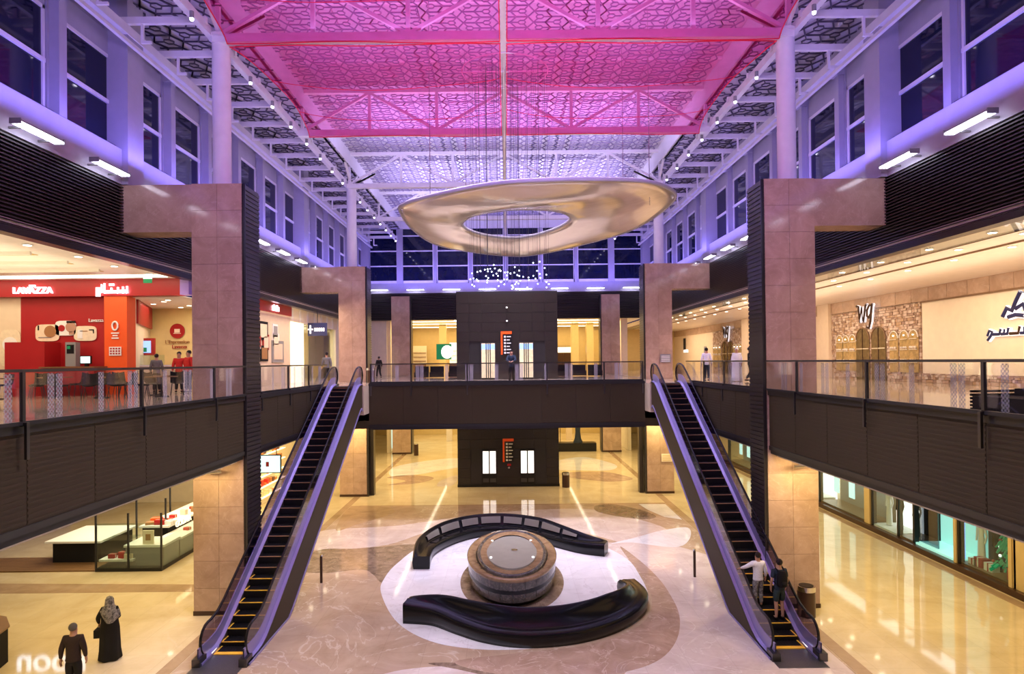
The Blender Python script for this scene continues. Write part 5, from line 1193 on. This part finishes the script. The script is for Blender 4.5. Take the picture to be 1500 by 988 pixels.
pts = [(0.95, -3.5), (0.95, -0.8), (0.75, 0.1), (0.2, 0.7), (-0.6, 0.95), (-2.5, 1.0), (-2.5, -3.5)]
MB().prism(pts, 0, 0.95).build('counter_body', 'cloth_black', t); MB().prism([(x*1.06, y*1.05) for x, y in pts], 0.95, 1.0).build('counter_top', 'wood', t)
ll = struct('wall_lower_left')
B(-32, -26, 32, 32.3, 0, 4.95).build('shop_wall', 'cream_light', ll); B(-26, -17, 38, 38.3, 0, 4.95).build('shop_wall', 'cream_light', ll)
B(-17.3, -17.0, 38, 72, 0, 4.95).build('shop_wall', 'cream_light', ll)
B(-30, -29.7, 2, 32, 0, 4.95).build('shop_wall', 'cream_light', ll)
t = thing('illuminated_sign', 'blue-white lit shop letters hidden above, mirrored in the polished floor at lower left', 'sign', (-17.6, 24.6, 3.35))
text('lettering', 'uoou', (0, 0, 0), FACING['-y'], 1.3, 'lit_letters', t, depth=0.04)
B(-1.7, 1.7, 0.06, 0.12, 0.5, 0.6).build('sign_rail', 'rail_metal', t); [B(x-0.02, x+0.02, 0.05, 0.1, 0.6, 1.58).build('drop_rod', 'rail_metal', t) for x in (-1.2, 1.2)]
area('kiosk_fill', (-16.3, 28.6, 4.7), (0, 0, 0), 4, 5, 420, (1.0, 0.85, 0.6))  # area light added over the kiosk to brighten its inside
# lower boutique beyond the near left pillar
t = thing('shelf_display', 'tall lit shelving with goods behind the left escalator', 'shelf', (-14.5, 33.0, 0))
B(0, 0.2, 0, 7, 0, 4.4).build('back', 'cream_light', t)
for k in range(6): B(0.2, 0.6, 0, 7, 0.5+k*0.6, 0.54+k*0.6).build('shelf', 'lit_warm', t)
gm = MB(); r9 = random.Random(4)
for k in range(6):
    for q in range(16): yy = q*0.43; gm.box(0.25, 0.5, yy, yy+0.25, 0.54+k*0.6, 0.54+k*0.6+r9.uniform(0.12, 0.4))
gm.build('shelf_goods', 'goods', t, kind='stuff')

# ============================================================ LOWER HALL BEHIND
lh = struct('wall_lower_hall')
B(-17, 17, 72, 72.3, 0, 4.95).build('end_wall', 'gold_wall', lh)
B(-10.9, -10.6, 57.8, 72, 0, 4.95).build('side_wall', 'cream_light', lh); B(10.9, 11.2, 57.8, 72, 0, 4.95).build('side_wall', 'cream_light', lh)
for x in (4.5, 6.4, -4.6, -6.0): B(x-0.3, x+0.3, 66, 66.6, 0, 4.9).build('hall_column', 'cream', lh)
B(-10.55, -10.5, 58.5, 66, 0.3, 4.4).build('shop_glass', 'lit_screen', lh)
t = thing('planter_sculpture', 'dark figure sculpture on a black plinth right of the elevator tower', 'sculpture', (6.4, 58.0, 0))
B(-2.6, 1.6, -0.6, 0.6, 0, 0.75).build('plinth', 'black', t); MB().grid([[(rr_*cos(2*pi*k/12), rr_*sin(2*pi*k/12), z) for k in range(12)] for z, rr_ in ((0.75, 0.45), (1.1, 0.3), (1.7, 0.22), (2.5, 0.26), (2.9, 0.12), (3.1, 0.2), (3.4, 0.16), (3.5, 0.02))], 0, True, True).build('figure', 'cloth_navy', t)
MB().tube([(-1.6, 0, 0.75), (-1.6, 0, 2.2)], 0.03, 6).build('rod', 'black', t)
for s, sd in ((-1, 'left'), (1, 'right')):
    t = thing('dark_post', f'dark vertical edge panel beside the {sd} middle pillar on the ground floor', 'panel', (8.22 if s > 0 else -8.35, 39.4, 0)); B(-0.12, 0.12, -0.1, 0.4, 0, 4.9).build('panel_face', 'dark_clad', t)

# ============================================================ PEOPLE
def skin_obj(name, verts, edges, radii, mat, parent, root=0, sub=2):
    me = bpy.data.meshes.new(name); me.from_pydata(verts, edges, []); o = bpy.data.objects.new(name, me); COL.objects.link(o)
    bm = bmesh.new(); bm.from_mesh(me); lay = bm.verts.layers.skin.verify()
    for v, r_ in zip(bm.verts, radii):
        v[lay].radius = r_ if isinstance(r_, tuple) else (r_, r_)
        v[lay].use_root = False
    bm.verts.ensure_lookup_table(); bm.verts[root][lay].use_root = True
    bm.to_mesh(me); bm.free()
    m = o.modifiers.new('skin', 'SKIN'); m.use_smooth_shade = True; m.use_x_symmetry = False
    o.modifiers.new('sub', 'SUBSURF').levels = sub; o.modifiers['sub'].render_levels = sub
    dg = bpy.context.evaluated_depsgraph_get(); m2 = bpy.data.meshes.new_from_object(o.evaluated_get(dg))
    bpy.data.objects.remove(o); bpy.data.meshes.remove(me)
    m2.materials.clear(); m2.materials.append(MATS[mat])
    m2.polygons.foreach_set('use_smooth', [True]*len(m2.polygons))
    return mobj(name, m2, parent)
def person(label, loc, rz, H=1.75, top='cloth_black', bottom='cloth_black', hair='hair', armL=None, armR=None, legs=None, sleeve=2, shorts=False, head_turn=0, robe=None, scarf=None, group=None, fingers=True, longhair=False, fat=1.0, sit=False, bag=None):
    t = thing('person', label, 'person', loc, rz, group); k = H/1.75
    V = {}; E_ = []; 
    def v(n, p, r_): V[n] = (Vector(p)*k, (tuple(q*k for q in r_) if isinstance(r_, tuple) else r_*k))
    f = fat
    v('pelvis', (0, 0, 0.93), (0.145*f, 0.105*f)); v('waist', (0, 0.0, 1.10), (0.13*f, 0.10*f)); v('chest', (0, 0.0, 1.30), (0.16*f, 0.115*f)); v('upper', (0, -0.01, 1.42), (0.13, 0.09))
    v('neck', (0, 0.0, 1.50), 0.055); v('jaw', (0, 0.015, 1.575), (0.07, 0.075)); v('skull', (0, 0.0, 1.66), (0.078, 0.092)); v('crown', (0, -0.01, 1.72), (0.05, 0.06)); v('hem', (0, 0, 0.84), (0.15*f, 0.115*f)); v('belt', (0, 0, 1.03), (0.128*f, 0.10*f)); v('nose', (0.0, 0.115, 1.615), 0.012)
    E_ += [('pelvis', 'waist'), ('waist', 'chest'), ('chest', 'upper'), ('upper', 'neck'), ('neck', 'jaw'), ('jaw', 'skull'), ('skull', 'crown'), ('jaw', 'nose')]
    arms = {-1: armL or ((-0.235, -0.02, 1.15), (-0.25, 0.06, 0.92)), 1: armR or ((0.235, -0.02, 1.15), (0.25, 0.06, 0.92))}
    lg = legs or {-1: ((-0.095, 0.02, 0.50), (-0.10, 0.0, 0.08)), 1: ((0.095, 0.02, 0.50), (0.10, 0.0, 0.08))}
    for s in (-1, 1):
        c = 'L' if s < 0 else 'R'
        v('sh'+c, (s*0.165, -0.01, 1.425), 0.060); v('el'+c, arms[s][0], 0.042); v('wr'+c, arms[s][1], 0.028)
        d = (Vector(arms[s][1])-Vector(arms[s][0])).normalized(); pm = Vector(arms[s][1])+d*0.065; v('pa'+c, pm, (0.036, 0.022))
        E_ += [('upper', 'sh'+c), ('sh'+c, 'el'+c), ('el'+c, 'wr'+c), ('wr'+c, 'pa'+c)]
        side = Vector((0, 1, 0)) if abs(d.y) < 0.75 else Vector((1, 0, 0)); side = (side - d*side.dot(d)).normalized(); inn = d.cross(side)*(-s)
        for q in range(4):
            o_ = side*(0.030-0.02*q); L = (0.070, 0.080, 0.074, 0.058)[q]
            v(f'f{q}a'+c, pm+d*0.025+o_, 0.0095); v(f'f{q}b'+c, pm+d*(0.03+L*0.6)+o_+inn*0.008, 0.0088); v(f'f{q}c'+c, pm+d*(0.03+L)+o_+inn*0.024, 0.0075)
            E_ += [('pa'+c, f'f{q}a'+c), (f'f{q}a'+c, f'f{q}b'+c), (f'f{q}b'+c, f'f{q}c'+c)]
        wr = Vector(arms[s][1]); v('t1'+c, wr+d*0.035+side*0.040+inn*0.008, 0.0115); v('t2'+c, wr+d*0.075+side*0.058+inn*0.018, 0.0095); E_ += [('wr'+c, 't1'+c), ('t1'+c, 't2'+c)]
        kn, an = lg[s]
        v('hi'+c, (s*0.09, 0, 0.88), 0.098*f); v('kn'+c, kn, 0.060); v('ca'+c, Vector(kn).lerp(Vector(an), 0.35)+Vector((0, -0.012, 0)), 0.056); v('an'+c, an, 0.038)
        v('to'+c, Vector(an)+Vector((s*0.01, 0.15, -0.045)), (0.04, 0.025))
        E_ += [('pelvis', 'hi'+c), ('hi'+c, 'kn'+c), ('kn'+c, 'ca'+c), ('ca'+c, 'an'+c), ('an'+c, 'to'+c)]
    names = [n_ for n_ in V if n_ not in ('hem', 'belt')]; ix = {n: i for i, n in enumerate(names)}
    def br(n):
        q = V[n][1]; c = n[:2] in ('pe', 'wa', 'ch', 'hi') or n in ('upper',) or n[:2] == 'sh' or (n[:2] in ('kn', 'ca') and not shorts)
        g_ = 0.72 if c else 1.0
        return tuple(w_*g_ for w_ in q) if isinstance(q, tuple) else q*g_
    skin_obj('body', [V[n][0] for n in names], [(ix[a], ix[b]) for a, b in E_], [br(n) for n in names], 'skin', t)
    def cloth(nm, ns, es, grow, mat, end=None, root=0):
        vs = [V[n][0].copy() for n in ns]; rr = [tuple(q+grow*k for q in V[n][1]) if isinstance(V[n][1], tuple) else V[n][1]+grow*k for n in ns]
        if end:
            for n, (frm, fr, g2) in end.items(): vs.append(V[frm][0].lerp(V[n][0], fr)); rr.append(g2*k); 
        return skin_obj(nm, vs, es, rr, mat, t, root)
    # shirt
    ns = ['waist', 'pelvis', 'chest', 'upper', 'shL', 'shR', 'hem', 'elL', 'elR']; es = [(0, 1), (0, 2), (2, 3), (3, 4), (3, 5), (1, 6), (4, 7), (5, 8)]
    if sleeve == 2: end = {'wrL': ('elL', 0.93, 0.040), 'wrR': ('elR', 0.93, 0.040)}; es = es + [(7, 9), (8, 10)]
    else: ns = ns[:7]; es = es[:6]; end = {'elL': ('shL', 0.75, 0.060), 'elR': ('shR', 0.75, 0.060)}; es = es + [(4, 7), (5, 8)]
    cloth('shirt', ns, es, 0.024, top, end)
    if not robe:
        ns = ['pelvis', 'hiL', 'hiR', 'knL', 'knR', 'belt']; es = [(0, 5), (0, 1), (0, 2), (1, 3), (2, 4)]
        if not shorts: end = {'anL': ('knL', 0.93, 0.062), 'anR': ('knR', 0.93, 0.062)}; es = es + [(3, 6), (4, 7)]
        else: end = None
        cloth('trousers' if not shorts else 'shorts', ns, es, 0.020, bottom, end)
    for s in (-1, 1):
        an = Vector(lg[s][1])*k; MB().ball((an.x, an.y+0.055*k, an.z-0.035*k), 0.055*k, 8, sc=(0.95, 2.3, 0.75)).build('shoe', 'cloth_black', t)
        MB().ball((s*0.079*k, -0.005*k, 1.625*k), 0.02*k, 6, sc=(0.5, 1, 1.5)).build('ear', 'skin', t)
        MB().ball((s*0.03*k, 0.086*k, 1.645*k), 0.011*k, 6).build('eye', 'cloth_black', t)
    MB().ball((0, 0.088*k, 1.575*k), 0.022*k, 6, sc=(1, 0.4, 0.3)).build('mouth', 'cloth_red', t)
    if scarf:
        rows = []
        for z, rx, ry, cy in ((1.78, 0.02, 0.02, -0.01), (1.76, 0.07, 0.08, -0.01), (1.70, 0.105, 0.125, -0.015), (1.60, 0.115, 0.13, -0.02), (1.52, 0.13, 0.13, -0.02), (1.46, 0.20, 0.15, -0.02), (1.38, 0.25, 0.17, -0.03), (1.22, 0.22, 0.19, -0.05), (1.08, 0.10, 0.18, -0.07)):
            rows.append([(rx*k*cos(a)*(1+0.05*sin(5*a)) + (0.06*k if z < 1.3 else 0), (cy+ry*sin(a)*(1 if sin(a) < 0 or z < 1.5 else 0.72))*k, z*k) for a in [2*pi*i/24 for i in range(24)]])
        MB().grid(rows, 0, True, True).build('headscarf', scarf, t, label='grey patterned headscarf' if scarf == 'scarf' else None)
    else:
        MB().ball((0, -0.022*k, 1.675*k), 0.1*k, 12, sc=(0.93, 1.02, 0.98)).build('hair', hair, t)
        if longhair: MB().ball((0, -0.055*k, 1.58*k), 0.085*k, 10, sc=(1, 0.7, 1.2)).build('long_hair', hair, t)
    if robe:
        rows = []; n = 32
        for z, rx, ry in ((1.47, 0.10, 0.08), (1.43, 0.20, 0.12), (1.30, 0.235, 0.155), (1.10, 0.22, 0.155), (0.9, 0.25, 0.18), (0.6, 0.26, 0.20), (0.3, 0.27, 0.22), (0.05, 0.30, 0.25), (0.02, 0.28, 0.23)):
            rows.append([(rx*k*cos(a)*(1+0.05*sin(7*a)*(1.4-z)), (ry*sin(a)*(1+0.08*sin(6*a)*(1.4-z))-0.01)*k, z*k) for a in [2*pi*i/n for i in range(n)]])
        MB().grid(rows, 0, True, True).build('robe', robe, t)
    if bag == 'hand':
        h = Vector(arms[-1][1])*k; MB().box(h.x-0.10, h.x+0.04, h.y-0.12, h.y+0.12, h.z-0.36, h.z-0.14).build('handbag', 'cloth_black', t); MB().tube([(h.x-0.03, h.y-0.08, h.z-0.14), (h.x-0.01, h.y, h.z-0.03), (h.x-0.03, h.y+0.08, h.z-0.14)], 0.01, 5).build('bag_strap', 'cloth_black', t)
    if bag == 'back':
        p = MB(); rows = []
        for z, wq, dq in ((1.0, 0.10, 0.08), (1.04, 0.145, 0.12), (1.2, 0.155, 0.145), (1.38, 0.14, 0.12), (1.46, 0.08, 0.06)):
            rows.append([(wq*k*cos(a), (-0.17+dq*0.9*sin(a))*k, z*k) for a in [2*pi*i/16 for i in range(16)]])
        p.grid(rows, 0, True, True); p.add(rows[-1], [tuple(range(16))]); o = p.build('backpack', 'cloth_black', t)
        for s in (-1, 1): MB().tube([(s*0.1*k, -0.13*k, 1.44*k), (s*0.11*k, -0.02*k, 1.505*k), (s*0.12*k, 0.13*k, 1.38*k), (s*0.15*k, 0.08*k, 1.1*k), (s*0.12*k, -0.14*k, 1.05*k)], 0.018*k, 6).build('backpack_strap', 'cloth_black', o)
        MB().ball((0, -0.29*k, 1.13*k), 0.09*k, 8, sc=(1, 0.5, 0.8)).build('backpack_pocket', 'cloth_black', o)
    return t
marble('scarf', (0.03, 0.03, 0.032), (0.42, 0.40, 0.38), 0.9, 16)
walk = {-1: ((-0.09, 0.16, 0.52), (-0.10, 0.22, 0.09)), 1: ((0.09, 0.03, 0.50), (0.10, -0.22, 0.12))}
stand = {-1: ((-0.09, 0.02, 0.50), (-0.11, 0.0, 0.08)), 1: ((0.09, 0.03, 0.50), (0.11, 0.03, 0.08))}
person('man in dark brown shirt and black trousers walking away on the lower left floor', (-10.72, 15.75, 0), 0.15, 1.82, 'cloth_brown', 'cloth_black', 'hair_grey', ((-0.25, -0.03, 1.16), (-0.27, -0.01, 0.92)), ((0.245, -0.01, 1.15), (0.25, 0.05, 0.92)), stand, fat=1.12)
person('woman in long black robe and patterned headscarf with handbag on the lower left floor', (-11.1, 17.8, 0), 0.2, 1.72, 'cloth_black', 'cloth_black', 'hair', ((-0.30, -0.02, 1.18), (-0.31, 0.10, 0.98)), ((0.22, 0.05, 1.17), (0.12, 0.20, 1.1)), stand, robe='cloth_black', scarf='scarf', bag='hand')
up1 = {-1: ((-0.09, 0.03, 0.50), (-0.10, 0.0, 0.08)), 1: ((0.09, 0.04, 0.51), (0.11, 0.02, 0.08))}
def stepz(y): 
    i = math.floor((y - EY0 - 0.02)/0.4); return ez(EY0+0.02+i*0.4+0.2)+0.01
yw, ym = EY0+0.02+0.4*3+0.2, EY0+0.02+0.4*2+0.22
person('woman in white top and grey patterned trousers on the right escalator, hand on the rail', (7.58, yw, stepz(yw)), 0.12, 1.66, 'cloth_white', 'scarf', 'hair', ((-0.34, 0.10, 1.28), (-0.42, 0.34, 1.16)), ((0.24, -0.04, 1.14), (0.26, 0.02, 0.95)), up1, fat=1.1)
person('man in dark t-shirt and grey-green shorts with black backpack on the right escalator', (8.06, ym, stepz(ym)), 0.1, 1.80, 'cloth_navy', 'cloth_greygreen', 'hair', ((-0.25, -0.03, 1.15), (-0.22, 0.06, 0.92)), ((0.25, 0.0, 1.14), (0.24, 0.08, 0.93)), up1, sleeve=1, shorts=True, bag='back')
person('man in dark patterned jacket leaning on the bridge railing in front of the directory', (0.25, 32.95, F2), pi, 1.74, 'cloth_navy', 'cloth_black', 'hair', ((-0.22, 0.18, 1.22), (-0.05, 0.32, 1.16)), ((0.24, 0.16, 1.22), (0.08, 0.32, 1.14)), stand)
person('man in white shirt and dark trousers walking on the right upper gallery', (10.4, 33.2, F2), -0.4, 1.75, 'cloth_white', 'cloth_navy', 'hair', None, None, walk)
person('person in long white robe on the right upper gallery', (11.9, 33.0, F2), 2.6, 1.74, 'cloth_white', 'cloth_white', 'cloth_white', None, None, stand, robe='cloth_white')
person('person in black beside the near right pillar on the right upper gallery', (12.35, 32.4, F2), -1.8, 1.74, 'cloth_black', 'cloth_black', 'hair', ((-0.25, 0.1, 1.15), (-0.2, 0.3, 1.05)), None, walk)
person('man in dark suit standing before the bright boutique on the left gallery', (-10.4, 36.9, F2), 0.3, 1.78, 'cloth_grey', 'cloth_black', 'hair', None, None, stand)
person('small dark figure in the upper hall left of the bridge', (-9.5, 47.5, F2), 0.6, 1.62, 'cloth_black', 'cloth_black', 'hair', None, None, walk)
person('cafe worker in red shirt and dark cap behind the cafe tables, left one of two', (-13.75, 26.8, F2), pi+0.3, 1.70, 'cloth_red', 'cloth_black', 'hair', None, None, stand)
person('cafe worker in red shirt beside the near left pillar, right one of two', (-13.15, 26.4, F2), pi-0.5, 1.74, 'cloth_red', 'cloth_black', 'hair', None, None, stand)
person('dark haired customer at the cafe counter beside the orange column', (-14.75, 26.9, F2), 0.4, 1.62, 'cloth_grey', 'cloth_black', 'hair', None, None, stand)
